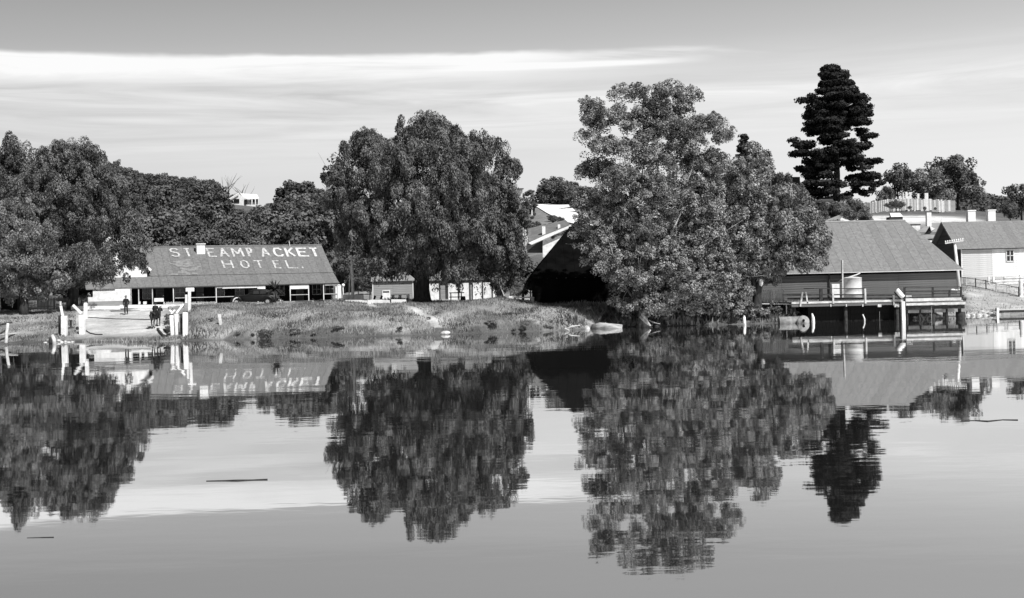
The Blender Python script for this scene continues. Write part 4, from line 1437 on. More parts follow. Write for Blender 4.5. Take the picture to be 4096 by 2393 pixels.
LET = [('S', 675, 723), ('T', 733, 768), ('E', 823, 868), ('A', 870, 918), ('M', 921, 978), ('P', 982, 1018), ('A', 1036, 1084), ('C', 1088, 1136), ('K', 1136, 1182), ('E', 1183, 1236), ('T', 1236, 1278)]
for i, (c, a, b) in enumerate(LET):
    letter(hotel, c, Map(a + 3, b - 3, 996 - i * .2, 1027 - i * .2, 13), (.22 + .09 * (i / 10)), M['letter'] if i < 7 else M['letter_fresh'])
for c, a, b in [('H', 884, 937), ('O', 955, 1003), ('T', 1013, 1060), ('E', 1088, 1126), ('L', 1139, 1193), ('.', 1203, 1216)]:
    letter(hotel, c, Map(a + 3, b - 3, 1044, 1073, 12 if c != '.' else 2), .21, M['letter'])
rg = np.random.default_rng(15)
st_ = MB()
for k in range(46):
    a = roof_hit(rg.normal(738, 26), rg.uniform(1035, 1100)) + slope_n * (.02 + .0004 * k)
    e1, e2 = hf.e * rg.uniform(.15, .5), slope_n.cross(hf.e) * rg.uniform(.1, .3)
    st_.slab([a - e1 - e2 * .6, a + e1 * .8 - e2, a + e1 + e2 * .5, a - e1 * .7 + e2], .004)
st_.build('paint_smudge', M['smudge'], hotel)

# ---- long shed, black left part and grey right part
def shed(name, label, X0, X1, hipL, hipR, ze, zr, msheet, mwall, D0=114.0, depth=15.6, wallshow=True, zb=1.35):
    fr = Fr((X0, D0, 0), 0.0)
    L = X1 - X0
    T = thing(name, (X0 + L / 2, D0, zb), label, 'shed')
    o = .5
    sheets(fr, T, msheet, (-o if hipL else 0, L + (o if hipR else 0), -o, ze), (hipL, L - hipR, depth / 2, zr), 0.85)
    b0, b1 = fr.p(-o if hipL else 0, depth + o, ze), fr.p(L + (o if hipR else 0), depth + o, ze)
    MB().slab([b1, b0, fr.p(hipL, depth / 2, zr), fr.p(L - hipR, depth / 2, zr)], .03).build('rear_slope', msheet, T)
    if hipL:
        MB().slab([fr.p(-o, depth + o, ze), fr.p(-o, -o, ze), fr.p(hipL, depth / 2, zr)], .03).build('hip_slope', msheet, T)
    if hipR:
        MB().slab([fr.p(L + o, -o, ze), fr.p(L + o, depth + o, ze), fr.p(L - hipR, depth / 2, zr)], .03).build('hip_slope', msheet, T)
    MB().tube([fr.p(hipL, depth / 2, zr + .03), fr.p(L - hipR, depth / 2, zr + .03)], .1, 8).build('ridge_cap', msheet, T, True)
    wl_ = MB()
    wl_.box(fr.p(L / 2, depth / 2, (zb + ze) / 2 - .1), (L, depth, ze - zb + .1))
    wl_.build('wall', M['dark'], T)
    return T, fr, L


xl = W(2137, 1105, 114).x
xm = W(2890, 1105, 114).x
xr = W(3826, 1100, 114).x
s1T, s1f, s1L = shed('black_shed', 'hip roofed shed coloured black for shade, half hidden behind the gum tree', xl, xm, 3.6, 0, 4.15, 9.0, M['shade_black'], M['dark'])
boards(s1f, s1T, M['shade_black'], 0, s1L, -.02, 1.4, 4.1, .3, 6.0)
s2T, s2f, s2L = shed('iron_roofed_shed', 'long dark boarded wharf shed under a pale grey iron roof', xm + .02, xr, 0, 2.1, 4.1, 8.95, M['iron_pale'], M['board_mid'])
boards(s2f, s2T, M['board_mid'], 0, s2L, -.02, 1.45, 3.95, .2, 5.2)
MB().beam(s2f.p(-.1, -.56, 4.06), s2f.p(s2L + .5, -.56, 4.06), .1, .07).build('gutter', M['weather_pale'], s2T)
xg1, xg0 = W(3440, 1093, 113.3), W(3353, 1127, 113.0)
MB().tube([xg1, W(3425, 1100, 112.8), W(3385, 1113, 112.6), xg0], .06, 6).build('downpipe', M['weather_pale'], s2T, True)
MB().box(W(3318, 1135, 113.8), (.12, .08, 2.0)).build('door_post', M['timber_dark'], s2T)

# ---- white boarded building at the right
D0 = 154.0
wx0 = W(3845, 1050, D0).x
wf = Fr((wx0, D0, 0), 0.0)
WL = 22.0
wz0, wz1, wzr = 3.05, 6.55, 10.05
wT = thing('boarded_house', (wx0 + 5, D0, 2.2), 'white weatherboard building on stumps with iron gable roof at right edge', 'building')
sheets(wf, wT, M['iron_pale'], (-.6, WL, -.45, wz1 - .05), (-.6, WL, 5.0, wzr), 0.9)
MB().slab([wf.p(WL, 10.4, wz1 - .05), wf.p(-.6, 10.4, wz1 - .05), wf.p(-.6, 5, wzr), wf.p(WL, 5, wzr)], .04).build('rear_slope', M['iron_pale'], wT)
MB().box(wf.p(WL / 2, 5, (wz0 + wz1) / 2), (WL - .04, 9.9, wz1 - wz0)).build('wall', M['dark'], wT)
MB().slab([wf.p(-.02, 10, wz0 - 1), wf.p(-.02, 0, wz0 - 1), wf.p(-.02, 0, wz1), wf.p(-.02, 5, wzr - .2), wf.p(-.02, 10, wz1)], .1).build('gable_wall', M['board_dark'], wT)  # end turned from the sun: its shade is in the dark board colour
MB().beam(wf.p(-.62, -.45, wz1 - .1), wf.p(-.62, 5, wzr - .02), .06, .2).build('bargeboard', M['weather'], wT)
MB().beam(wf.p(-.62, 5, wzr - .02), wf.p(-.62, 10.4, wz1 - .1), .06, .2).build('bargeboard', M['weather'], wT)
MB().tube([wf.p(-.6, 5, wzr), wf.p(-.6, 5, wzr + .5)], .05, 6).build('finial', M['white'], wT)
stain = W(3968, 1050, D0).x - wx0
boards(wf, wT, M['weather_pale'], 0, stain, 0, wz0, wz1 - .1, .24, 4)
boards(wf, wT, M['white'], stain + .01, WL, 0, wz0, wz1 - .1, .24, 4.5)
MB().box(wf.p(.03, -.07, (wz0 + wz1) / 2), (.12, .06, wz1 - wz0)).build('corner_board', M['white'], wT)
cw = (W(4026, 1000, D0) + W(4052, 1046, D0)) / 2
cw.y = D0 - .06
fo = MB()
for dx, dz, sx_, sz_ in ((0, .70, .95, .09), (0, -.70, .95, .09), (-.44, 0, .08, 1.4), (.44, 0, .08, 1.4), (0, 0, .07, 1.3), (0, 0, .8, .07)):
    fo.box(cw + Vector((dx, -.04, dz)), (sx_, .07, sz_))
f_ = fo.build('window', M['white'], wT)
for dx in (-.21, .21):
    for dz in (-.34, .34):
        MB().box(cw + Vector((dx, 0, dz)), (.36, .03, .6)).build('pane', M['glass'], f_)
for px in (3848, 3870, 3902, 3955, 3972, 4018, 4080):
    x = W(px, 1120, D0 + .3).x
    MB().beam((x, D0 + .3, gz(x, D0) - .1), (x, D0 + .3, wz0 + .02), .22, .22).build('stump', M['weather_pale'], wT)
for px, yb in ((3883, 838), (3963, 835)):
    c = W(px, 862, D0 + 5.5)
    a = MB().box((c.x, c.y, wzr + .15), (.95, .8, 2.4)).build('chimney', M['plaster'], wT)
    MB().box((c.x, c.y, wzr + 1.40), (1.08, .93, .14)).build('chimney_cap', M['plaster'], a)

# ---- house roofs between the sheds
h2 = thing('gabled_house', W(3720, 960, 168), 'roofs of a house with small gablet showing between the two big sheds', 'house')
D1 = 168.0


def w3(px, py, D):
    return W(px, py, D)


MB().slab([w3(3655, 935, D1), w3(3790, 935, D1), w3(3790, 892, D1 + 4), w3(3722, 892, D1 + 4)], .06).build('roof', M['iron_pale'], h2)
MB().slab([w3(3683, 957, D1 - 1.5), w3(3755, 953, D1 - 1.5), w3(3790, 938, D1 - .4), w3(3665, 938, D1 - .4)], .06).build('veranda_roof', M['iron_pale'], h2)
MB().slab([w3(3672, 1010, D1 + .2), w3(3800, 1010, D1 + .2), w3(3800, 930, D1 + .2), w3(3672, 930, D1 + .2)], .2).build('wall', M['board_mid'], h2)
MB().slab([w3(3665, 985, D1 - 2.2), w3(3770, 975, D1 - 2.2), w3(3780, 955, D1 - 1), w3(3675, 955, D1 - 1)], .05).build('lean_to_roof', M['weather_pale'], h2)
MB().slab([w3(3722, 990, D1 - 2), w3(3750, 988, D1 - 2), w3(3750, 974, D1 - 2), w3(3722, 976, D1 - 2)], .05).build('panel', M['white'], h2)
MB().slab([w3(3702, 932, D1 - .6), w3(3726, 924, D1 - .6), w3(3719, 905, D1 - .6)], .06).build('gablet', M['dark'], h2)
MB().slab([w3(3726, 925, D1 - .62), w3(3740, 915, D1 + 2.0), w3(3719, 904, D1 - .62)], .06).build('gablet_roof', M['weather_pale'], h2)
c = w3(3714, 880, D1 + 3)
MB().box((c.x, c.y, c.z), (.62, .6, 2.0)).build('chimney', M['plaster'], h2)
b1 = thing('small_white_hut', W(3660, 915, 172), 'small flat white box like hut behind the iron roofed shed', 'hut')
q = W(3660, 915, 172)
MB().box((q.x, q.y, q.z - .5), (1.1, 1.0, 2.0)).build('wall', M['white'], b1)
MB().box((q.x, q.y, q.z + .55), (1.25, 1.15, .1)).build('roof', M['timber_dark'], b1)
b2_ = thing('dark_hut', W(3578, 880, 180), 'tiny gabled hut with pale roof poking above the shed ridge', 'hut')
q = W(3578, 880, 180)
MB().box((q.x, q.y, q.z - .3), (1.9, 1.6, 1.4)).build('wall', M['board_dark'], b2_)
MB().slab([q + Vector((-.75, -.9, .4)), q + Vector((1.0, -.9, .4)), q + Vector((.8, 0, 1.0)), q + Vector((-.65, 0, 1.0))], .05).build('roof', M['white_old'], b2_)
MB().slab([q + Vector((-.95, -.85, .4)), q + Vector((-.76, -.85, .4)), q + Vector((-.7, 0, 1.05))], .05).build('gable_end', M['dark'], b2_)

# ---- paling fence and white stones on the right hill
pf = thing('paling_fence', G(3640, 842), 'long pale paling fence curving along the hilltop under the trees', 'fence')
yt = ([3450, 3500, 3560, 3640, 3700, 3818], [818, 806, 798, 796, 797, 803])
pals = [mesh_of(MB().box((0, 0, .95), (.30, .03, 1.9)), 'paling', M[k_]) for k_ in ('weather', 'weather_pale', 'weather', 'timber_pale', 'weather')]
pp = []
for i in range(96):
    px = 3440 + i * (3818 - 3440) / 95
    D = 212 - 2.5 * math.sin(i / 95 * PI)
    x = uv(px, 830)[0] * D / F
    top_ = W(px, float(np.interp(px, yt[0], yt[1])), D).z
    pp.append((x, D, top_))
    put('paling', rnd.choice(pals), pf, (x, D + rnd.uniform(-.03, .03), top_ - 1.9 + rnd.uniform(-.16, .12)), rnd.uniform(-.1, .1))
for dz in (.4, 1.5):
    rl = MB()
    for i in range(0, 95, 8):
        a, b = pp[i], pp[min(i + 8, 95)]
        rl.beam((a[0], a[1] + .06, a[2] - 1.9 + dz), (b[0], b[1] + .06, b[2] - 1.9 + dz), .06, .1)
    rl.build('rail', M['weather'], pf)
for px, yt_, yb_, wpx, lb in [(3625, 768, 800, 9, 'small white pillar left above the paling fence'), (3612, 770, 800, 4, 'thin white post beside the small pillar above the fence'), (3672, 775, 800, 9, 'broken white pillar above the middle of the paling fence'), (3705, 773, 800, 14, 'broadest white block above the paling fence')]:
    a, b = W(px, yt_, 218), W(px, yb_ + 12, 218)
    o = MB().box(((a + b) / 2), (wpx * 218 / F, .4, a.z - b.z)).build('white_pillar', M['white_old'], None, base=b, bevel=.05)
    tag(o, lb, 'pillar')

# ---- villa beside the pine
vT = thing('hilltop_villa', W(3110, 780, 232), 'villa with white gable half hidden by trees left of the pine', 'house')
MB().slab([w3(3070, 712, 232), w3(3108, 708, 232), w3(3085, 690, 232), w3(3064, 678, 232)], .2).build('gable_wall', M['white_old'], vT)
MB().beam(w3(3050, 668, 231.8), w3(3120, 708, 231.8), .15, .3).build('bargeboard', M['weather'], vT)
MB().beam(w3(3068, 676, 231.5), w3(3100, 675, 231.5), .6, .12).build('awning', M['board_dark'], vT)
MB().slab([w3(3040, 790, 233), w3(3200, 790, 233), w3(3200, 708, 233), w3(3040, 708, 233)], .3).build('wall', M['board_dark'], vT)
MB().beam(w3(3055, 706, 232), w3(3150, 705, 232), .5, .15).build('veranda_roof', M['dark'], vT)
for px in (3083, 3119, 3146):
    MB().beam(w3(px, 775, 231), w3(px, 710, 231), .2, .2).build('post', M['white'], vT)
MB().beam(w3(3146, 758, 230.8), w3(3200, 758, 230.8), .2, .35).build('veranda_rail', M['white'], vT)
MB().beam(w3(3225, 757, 230.8), w3(3240, 757, 230.8), .2, .25).build('veranda_rail', M['white'], vT)
g4 = thing('garden_shed', W(3300, 808, 205), 'low dark roofed garden shed beneath the pine trunk', 'shed')
MB().slab([w3(3265, 806, 204), w3(3335, 803, 204), w3(3330, 796, 207), w3(3275, 797, 207)], .2).build('roof', M['board_dark'], g4)
MB().slab([w3(3270, 840, 205), w3(3335, 840, 205), w3(3335, 804, 205), w3(3270, 806, 205)], .2).build('wall', M['weather'], g4)
mt = thing('pale_roofed_cottage', W(3360, 880, 195), 'pale low pitched roof behind the shed ridge below the pine', 'cottage')
MB().slab([w3(3275, 893, 188), w3(3350, 893, 188), w3(3375, 858, 195), w3(3368, 856, 195)], .05).build('roof', M['iron_pale'], mt)
MB().slab([w3(3350, 893, 188), w3(3430, 893, 192), w3(3376, 857, 195)], .05).build('hip_roof', M['weather_pale'], mt)
MB().slab([w3(3280, 930, 189), w3(3425, 930, 189), w3(3425, 894, 189), w3(3280, 894, 189)], .2).build('wall', M['weather'], mt)

# ---- hilltop house on the left hill
D2 = 350.0
tT = thing('hilltop_house', W(970, 825, D2), 'small white house alone on the left hilltop', 'house')
MB().slab([w3(922, 826, D2), w3(985, 826, D2), w3(985, 793, D2), w3(955, 776, D2), w3(922, 793, D2)], .3).build('gable_wall', M['white_old'], tT)
MB().slab([w3(985, 826, D2 + 1), w3(1035, 826, D2 + 1), w3(1035, 800, D2 + 1), w3(985, 800, D2 + 1)], .3).build('side_wall', M['white_old'], tT)
MB().slab([w3(980, 796, D2), w3(1038, 795, D2), w3(1028, 778, D2 + 5), w3(960, 774, D2 + 5)], .15).build('roof', M['white_old'], tT)
MB().beam(w3(916, 797, D2 - .6), w3(956, 773, D2 - .6), .3, .3).build('bargeboard', M['white'], tT)
MB().slab([w3(913, 830, D2 + 1), w3(921, 830, D2 + 1), w3(921, 797, D2 + 1), w3(913, 797, D2 + 1)], .3).build('lean_to', M['board_mid'], tT)
for px in (941, 952):
    a = W(px, 804, D2 - .15)
    MB().box(a, (.75, .12, 1.1)).build('window', M['glass'], tT)
MB().box(W(983, 808, D2 - .2), (.8, .12, 1.4)).build('door', M['glass'], tT)
for px in (1008, 1022, 1034):
    MB().beam(w3(px, 826, D2 - 1.5), w3(px, 797, D2 - 1.5), .25, .25).build('veranda_post', M['white'], tT)
for px in (1010, 1028):
    MB().box(W(px, 803, D2 + .6), (1.1, .12, .8)).build('window', M['glass'], tT)
MB().beam(w3(995, 815, D2 - 1.5), w3(1036, 815, D2 - 1.5), .1, .3).build('rail', M['board_mid'], tT)
# fence in the clearing
cf = thing('rail_fence', G(745, 862), 'pale rail fence in the grassy clearing below the hilltop house', 'fence')
for px in (704, 722, 749, 766):
    a = G(px, 856, 200)
    MB().beam(a, a + Vector((0, 0, 1.4)), .2, .2).build('post', M['timber_pale'], cf)
a, b = G(720, 853, 200), G(766, 853, 200)
MB().beam(a + Vector((0, 0, 1.2)), b + Vector((0, 0, 1.2)), .1, .25).build('rail', M['timber_pale'], cf)

# ---- tower-like house by the road, partly behind the pepper tree
kT = thing('flat_roofed_house', W(2055, 795, 300), 'boxy grey house with thin flat roof at the top of the road', 'house')
MB().slab([w3(2020, 800, 300), w3(2072, 800, 300), w3(2072, 757, 300), w3(2020, 757, 300)], .3).build('front_wall', M['weather'], kT)
MB().slab([w3(2072, 800, 300), w3(2090, 798, 304), w3(2090, 757, 304), w3(2072, 757, 300)], .3).build('side_wall', M['weather_pale'], kT)
MB().slab([w3(2014, 757, 298), w3(2093, 755, 298), w3(2095, 753, 306), w3(2014, 753, 306)], .2).build('roof', M['board_dark'], kT)
MB().box(W(2067, 768, 299.8), (.6, .2, .9)).build('window', M['glass'], kT)
MB().box(W(2033, 766, 299.8), (.9, .2, .9)).build('window', M['glass'], kT)
# pole on the crest
tp = thing('telegraph_pole', W(2155, 790, 420), 'thin distant telegraph pole standing beyond the road crest', 'pole')
MB().tube([w3(2155, 795, 420), w3(2155, 738, 420)], .12, 6).build('shaft', M['timber'], tp)
MB().beam(w3(2149, 742, 420), w3(2161, 742, 420), .1, .12).build('crossarm', M['timber'], tp)

# ---- cottage with tall chimneys below the road
D3 = 172.0
cT = thing('chimneyed_cottage', W(2190, 1000, D3), 'cottage with bright slanting roof and tall white chimneys below the road', 'cottage')
c1 = W(2098, 890, D3 + 1)
m1 = MB().box((c1.x, c1.y, c1.z - .5), (.45, .5, 3.4)).build('chimney', M['plaster'], cT)
MB().box((c1.x + .1, c1.y, c1.z - 3.0), (.75, .8, 2.4)).build('chimney_base', M['weather_pale'], m1)
c2 = W(2175, 925, D3 + 1)
MB().box((c2.x, c2.y, c2.z - .2), (.45, .45, 1.7)).build('chimney', M['plaster'], cT)
c3 = W(2236, 910, D3 + 1)
MB().box((c3.x, c3.y, c3.z - .2), (.35, .45, 1.2)).build('chimney', M['plaster'], cT)
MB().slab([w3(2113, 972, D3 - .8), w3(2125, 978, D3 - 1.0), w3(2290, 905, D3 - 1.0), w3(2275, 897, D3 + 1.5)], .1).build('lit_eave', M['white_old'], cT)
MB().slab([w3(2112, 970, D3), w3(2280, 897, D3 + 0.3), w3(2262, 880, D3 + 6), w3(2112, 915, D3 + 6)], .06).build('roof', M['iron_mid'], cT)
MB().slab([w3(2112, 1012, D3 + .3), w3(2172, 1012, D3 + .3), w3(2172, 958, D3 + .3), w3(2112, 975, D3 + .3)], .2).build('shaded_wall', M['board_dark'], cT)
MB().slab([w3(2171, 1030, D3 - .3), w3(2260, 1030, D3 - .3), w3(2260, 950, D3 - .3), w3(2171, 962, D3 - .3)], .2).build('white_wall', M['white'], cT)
gt_ = thing('stable', W(2120, 860, 215), 'small dark gate like lean to below the hedge beside the road', 'stable')
MB().slab([w3(2095, 858, 216), w3(2140, 858, 216), w3(2140, 826, 216), w3(2095, 822, 216)], .3).build('wall', M['board_dark'], gt_)
for px in (2100, 2128):
    MB().beam(w3(px, 862, 215.4), w3(px, 833, 215.4), .18, .18).build('post', M['white_old'], gt_)
for px, py, hh in [(2108, 832, 1.8), (2125, 835, 1.5), (2138, 822, 1.2)]:
    p_ = W(px, py, 216)
    far_tree('dark', p_.x, p_.y, hh, 'small dark bush on top of the lean to by the road', 'bushes on the lean to by the road', name='bush', cat='bush', z=p_.z - hh * .4, wide=1.3)

# ---- weatherboard cottage under the pepper tree and long white building
D4 = 134.0
xA, xB = W(1493, 1190, D4).x, W(1652, 1190, D4).x
f4 = Fr((xA, D4, 0), 0)
k4 = thing('weatherboard_cottage', ((xA + xB) / 2, D4, 1.9), 'grey weatherboard cottage with white door under the pepper tree', 'cottage')
boards(f4, k4, M['weather'], 0, xB - xA, 0, 1.9, 4.15, .19, 2.2)
MB().box(f4.p((xB - xA) / 2, 2.5, 3.0), (xB - xA - .02, 4.9, 2.5)).build('wall', M['dark'], k4)
MB().slab([f4.p(-.2, -.3, 4.2), f4.p(xB - xA + .2, -.3, 4.2), f4.p(xB - xA + .2, 2.4, 5.6), f4.p(-.2, 2.4, 5.6)], .05).build('roof', M['iron_pale'], k4)
MB().slab([f4.p(xB - xA + .2, 5.1, 4.2), f4.p(-.2, 5.1, 4.2), f4.p(-.2, 2.4, 5.6), f4.p(xB - xA + .2, 2.4, 5.6)], .05).build('roof', M['iron_pale'], k4)
MB().box(W(1568, 1090, D4 + 1.5), (.5, .5, 2.6)).build('chimney', M['weather_pale'], k4)
dd = W(1545, 1180, D4 - .09)
fd = MB().box((dd.x, dd.y, 2.55), (.85, .06, 1.35)).build('door', M['white'], k4)
MB().box((dd.x, dd.y - .04, 3.05), (.66, .04, .14)).build('door_glass', M['dark'], fd)
MB().box((xA - .02, D4 - .06, 3.0), (.1, .08, 2.4)).build('corner_board', M['white_old'], k4)
MB().box((xB + .02, D4 - .06, 3.0), (.1, .08, 2.4)).build('corner_board', M['white_old'], k4)

D5 = 131.0
xC, xD = W(1700, 1190, D5).x, W(1985, 1190, D5).x
k5 = thing('panelled_building', ((xC + xD) / 2, D5, 1.9), 'low white panelled building behind the hitching rail, right of the trunk', 'building')
f5 = Fr((xC, D5, 0), 0)
MB().box(f5.p((xD - xC) / 2, 3, 3.0), (xD - xC, 5.8, 2.3)).build('wall', M['weather'], k5)
MB().slab([f5.p(-.3, -.25, 4.15), f5.p(xD - xC + .15, -.25, 4.15), f5.p(xD - xC + .15, 3, 5.3), f5.p(-.3, 3, 5.3)], .05).build('roof', M['iron_mid'], k5)
MB().slab([f5.p(xD - xC + .15, 6.2, 4.15), f5.p(-.3, 6.2, 4.15), f5.p(-.3, 3, 5.3), f5.p(xD - xC + .15, 3, 5.3)], .05).build('roof', M['iron_mid'], k5)
for a, b in ((1703, 1757), (1793, 1832), (1838, 1876), (1892, 1928), (1933, 1968), (1972, 1984)):
    x0, x1 = W(a, 1180, D5 - .1).x, W(b, 1180, D5 - .1).x
    MB().box(((x0 + x1) / 2, D5 - .04, 2.95), (x1 - x0, .06, 1.75)).build('panel', M['white'], k5)
for px in (1760, 1790, 1835, 1880, 1931, 1970, 1985):
    x = W(px, 1180, D5 - .2).x
    MB().box((x, D5 - .12, 2.95), (.1, .1, 2.3)).build('post', M['timber_dark'] if px != 1985 else M['white'], k5)

# ---- small hut, white hut and picket fence at far left
D6 = 122.0
k6 = thing('dark_hut', W(27, 1235, D6), 'little black doored hut at the far left under the trees', 'hut')
a, b = W(3, 1240, D6), W(43, 1172, D6)
MB().box(((a.x + b.x) / 2, D6 + .8, (a.z + b.z) / 2), (b.x - a.x, 1.5, b.z - a.z)).build('wall', M['dark'], k6)
MB().beam(W(-1, 1245, D6), W(-1, 1172, D6), .12, .18).build('door_jamb', M['white'], k6)
MB().slab([W(43, 1172, D6), W(50, 1170, D6), W(55, 1205, D6), W(50, 1232, D6), W(47, 1200, D6)], .08).build('door_curtain', M['white'], k6)
MB().slab([W(2, 1171, D6 - .1), W(44, 1171, D6 - .1), W(42, 1158, D6 + .5), W(6, 1152, D6 + .5)], .06).build('roof', M['weather_pale'], k6)
k7 = thing('white_hut', W(168, 1200, 133), 'tiny white peaked hut behind the picket fence', 'hut')
a = W(168, 1190, 133)
MB().slab([W(140, 1192, 133), W(196, 1192, 133), W(180, 1180, 133), W(176, 1166, 133), W(163, 1166, 133), W(152, 1176, 133)], .2).build('gable', M['white'], k7)
MB().box((a.x, 134.2, a.z - .9), (1.3, 2.0, 2.1)).build('wall', M['white_old'], k7)


def pickets(label, px0, px1, D, ytop, ybot, step, m, wd_=.07, cat='fence', name='picket_fence', railm=None, skew=0.0):
    a, b = W(px0, ybot, D), W(px1, ybot, D + skew)
    L = (b - a).length
    n_ = int(L / step)
    hh = W(px0, ytop, D).z - a.z
    T = thing(name, (a + b) / 2, label, cat)
    pk = MB()
    pk.slab([(-wd_ / 2, 0, 0), (wd_ / 2, 0, 0), (wd_ / 2, 0, hh - .06), (0, 0, hh), (-wd_ / 2, 0, hh - .06)], .022)
    me = mesh_of(pk, 'picket', m)
    ang = math.atan2(b.y - a.y, b.x - a.x)
    for i in range(n_ + 1):
        q = a.lerp(b, i / n_)
        q.z += rnd.uniform(-.03, .03)
        if rnd.random() < .04:
            continue
        put('picket', me, T, q, ang)
    for f in (.25, .8):
        MB().beam(a + Vector((0, .05, hh * f)), b + Vector((0, .05, hh * f)), .04, .07).build('rail', railm or m, T)
    for f in (0, .5, 1):
        q = a.lerp(b, f)
        MB().beam(q + Vector((0, .12, -.2)), q + Vector((0, .12, hh * .95)), .1, .1).build('post', railm or m, T)
    return T


pickets('grey picket fence in shadow under the left pepper tree', 85, 348, 130.5, 1190, 1238, .15, M['weather'])
pickets('white picket fence before the hotel veranda, beside the tall T post', 655, 860, 128, 1208, 1243, .14, M['white_old'], skew=-4)
pickets('remains of a grey picket fence at the left end of the wharf', 3030, 3136, 109.5, 1158, 1213, .16, M['weather_pale'], wd_=.1)

# ------------------------------------------------------------------ foreshore things on the left
# long white beam barrier
wbm = thing('white_barrier', G(540, 1238), 'long low white painted beam barrier in front of the hotel', 'barrier')
z_ = W(400, 1231, 125).z
MB().beam(W(285, 1232, 125), W(480, 1231, 125), .12, .36).build('rail', M['white'], wbm)
MB().beam(W(480, 1227, 125), W(618, 1226, 125), .12, .34).build('rail', M['white'], wbm)
MB().beam(W(618, 1225, 125), W(735, 1224, 125), .12, .30).build('rail', M['white'], wbm)
for px in (300, 360, 420, 480, 540, 600, 660, 720):
    q = W(px, 1230, 125.1)
    MB().beam((q.x, q.y, gz(q.x, q.y) - .1), (q.x, q.y, q.z + .1), .14, .14).build('post', M['white_old'], wbm)
# a low boat/trough of planks below it
pl = thing('plank_stack', G(470, 1246), 'low grey stack of planks lying under the white barrier', 'planks')
for i, (a, b, y, m_) in enumerate([(440, 520, 1242, 'weather'), (445, 560, 1246, 'board_mid'), (455, 530, 1249, 'weather')]):
    MB().beam(W(a, y, 121 - i * .3), W(b, y - 1, 121 - i * .3), .3, .12).build('plank', M[m_], pl)
for a, lb in ((553, 'small white block on the barrier left of the rider'), (575, 'larger white block on the barrier beside the rider')):
    q = W(a + 5, 1212, 125.2)
    o = MB().box((q.x, q.y, q.z), (.16 if a == 553 else .3, .2, .28)).build('white_block', M['white'], None, base=(q.x, q.y, q.z - .14))
    tag(o, lb, 'block')


def post_up(T, px, yb, yt_, wpx, m, name='post', lean=0.0, bev=.04, D=None):
    b = G(px, yb) if D is None else W(px, yb, D)
    s = b.y / F
    top_ = W(px + lean, yt_, b.y)
    mb = MB()
    w_ = wpx * s
    mb.beam((b.x, b.y, b.z - .25), top_, w_, w_)
    return mb.build(name, m, T, bevel=bev), b, top_


# guard post A
q = G(257, 1344)
T = thing('guard_post', q, 'stout white post with slanting upper spar, leftmost of the landing posts', 'post', )
post_up(T, 257, 1344, 1264, 21, M['white'])
D_ = q.y + .25
MB().beam(W(252, 1268, D_), W(243, 1224, D_), .16, .18).build('spar', M['white'], T, bevel=.02)
MB().beam(W(243, 1222, D_), W(242, 1206, D_), .12, .12).build('spar_tip', M['weather_pale'], T)
MB().beam(W(238, 1340, D_ + .1), W(238, 1262, D_ + .1), .16, .16).build('shade_side', M['timber_dark'], T)  # dark bar added as the shaded side of the white post
# guard post B
q = G(330, 1336)
T = thing('guard_post', q, 'white landing post with diagonal brace, second from the left', 'post')
post_up(T, 330, 1336, 1262, 21, M['white'], lean=-3)
D_ = q.y + .3
MB().beam(W(343, 1278, D_), W(343, 1214, D_), .28, .28).build('upper_post', M['white'], T, bevel=.03)
MB().beam(W(343, 1219, D_), W(343, 1211, D_), .20, .20).build('post_cap', M['white'], T, bevel=.03)
MB().beam(W(292, 1221, D_), W(326, 1254, D_), .12, .2).build('brace', M['white'], T)
# C group
q = G(742, 1343)
T = thing('guard_post', q, 'thick round topped white post nearest the T shaped post', 'post')
post_up(T, 741, 1344, 1249, 19.5, M['white'], bev=.09)
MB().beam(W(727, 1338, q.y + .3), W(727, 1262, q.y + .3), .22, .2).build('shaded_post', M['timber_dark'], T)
q = G(690, 1340)
T = thing('guard_post', q, 'slender white landing post with rope coil, left one of a close pair', 'post')
post_up(T, 692, 1342, 1262, 15, M['white'], lean=-6, bev=.05)
D_ = q.y
MB().beam(W(682, 1262, D_), W(700, 1240, D_), .2, .14).build('head_block', M['white'], T, bevel=.03)
MB().beam(W(678, 1240, D_), W(690, 1252, D_), .14, .14).build('head_block', M['white'], T, bevel=.03)
MB().tube([W(682 + 10 * math.cos(t_), 1232 + 5 * math.sin(t_), D_ + .1 + .1 * math.sin(t_)) for t_ in np.linspace(0, 5.6, 12)], .035, 6).build('rope_coil', M['rope'], T)
MB().beam(W(676, 1258, D_ - .1), W(692, 1258, D_ - .1), .1, .06).build('iron_strap', M['timber_dark'], T)
q = G(709, 1336)
T = thing('guard_post', q, 'slender white landing post with slanting spar, right one of a close pair', 'post')
post_up(T, 710, 1339, 1256, 15, M['white'], lean=-4, bev=.05)
MB().beam(W(705, 1253, q.y + .1), W(733, 1217, q.y + .4), .1, .14).build('spar', M['white'], T)
MB().beam(W(709, 1250, q.y + .2), W(735, 1219, q.y + .5), .08, .08).build('dark_spar', M['timber_dark'], T)
MB().slab([W(706, 1276, q.y - .17), W(716, 1276, q.y - .17), W(716, 1256, q.y - .17), W(706, 1256, q.y - .17)], .02).build('grey_plate', M['weather'], T)
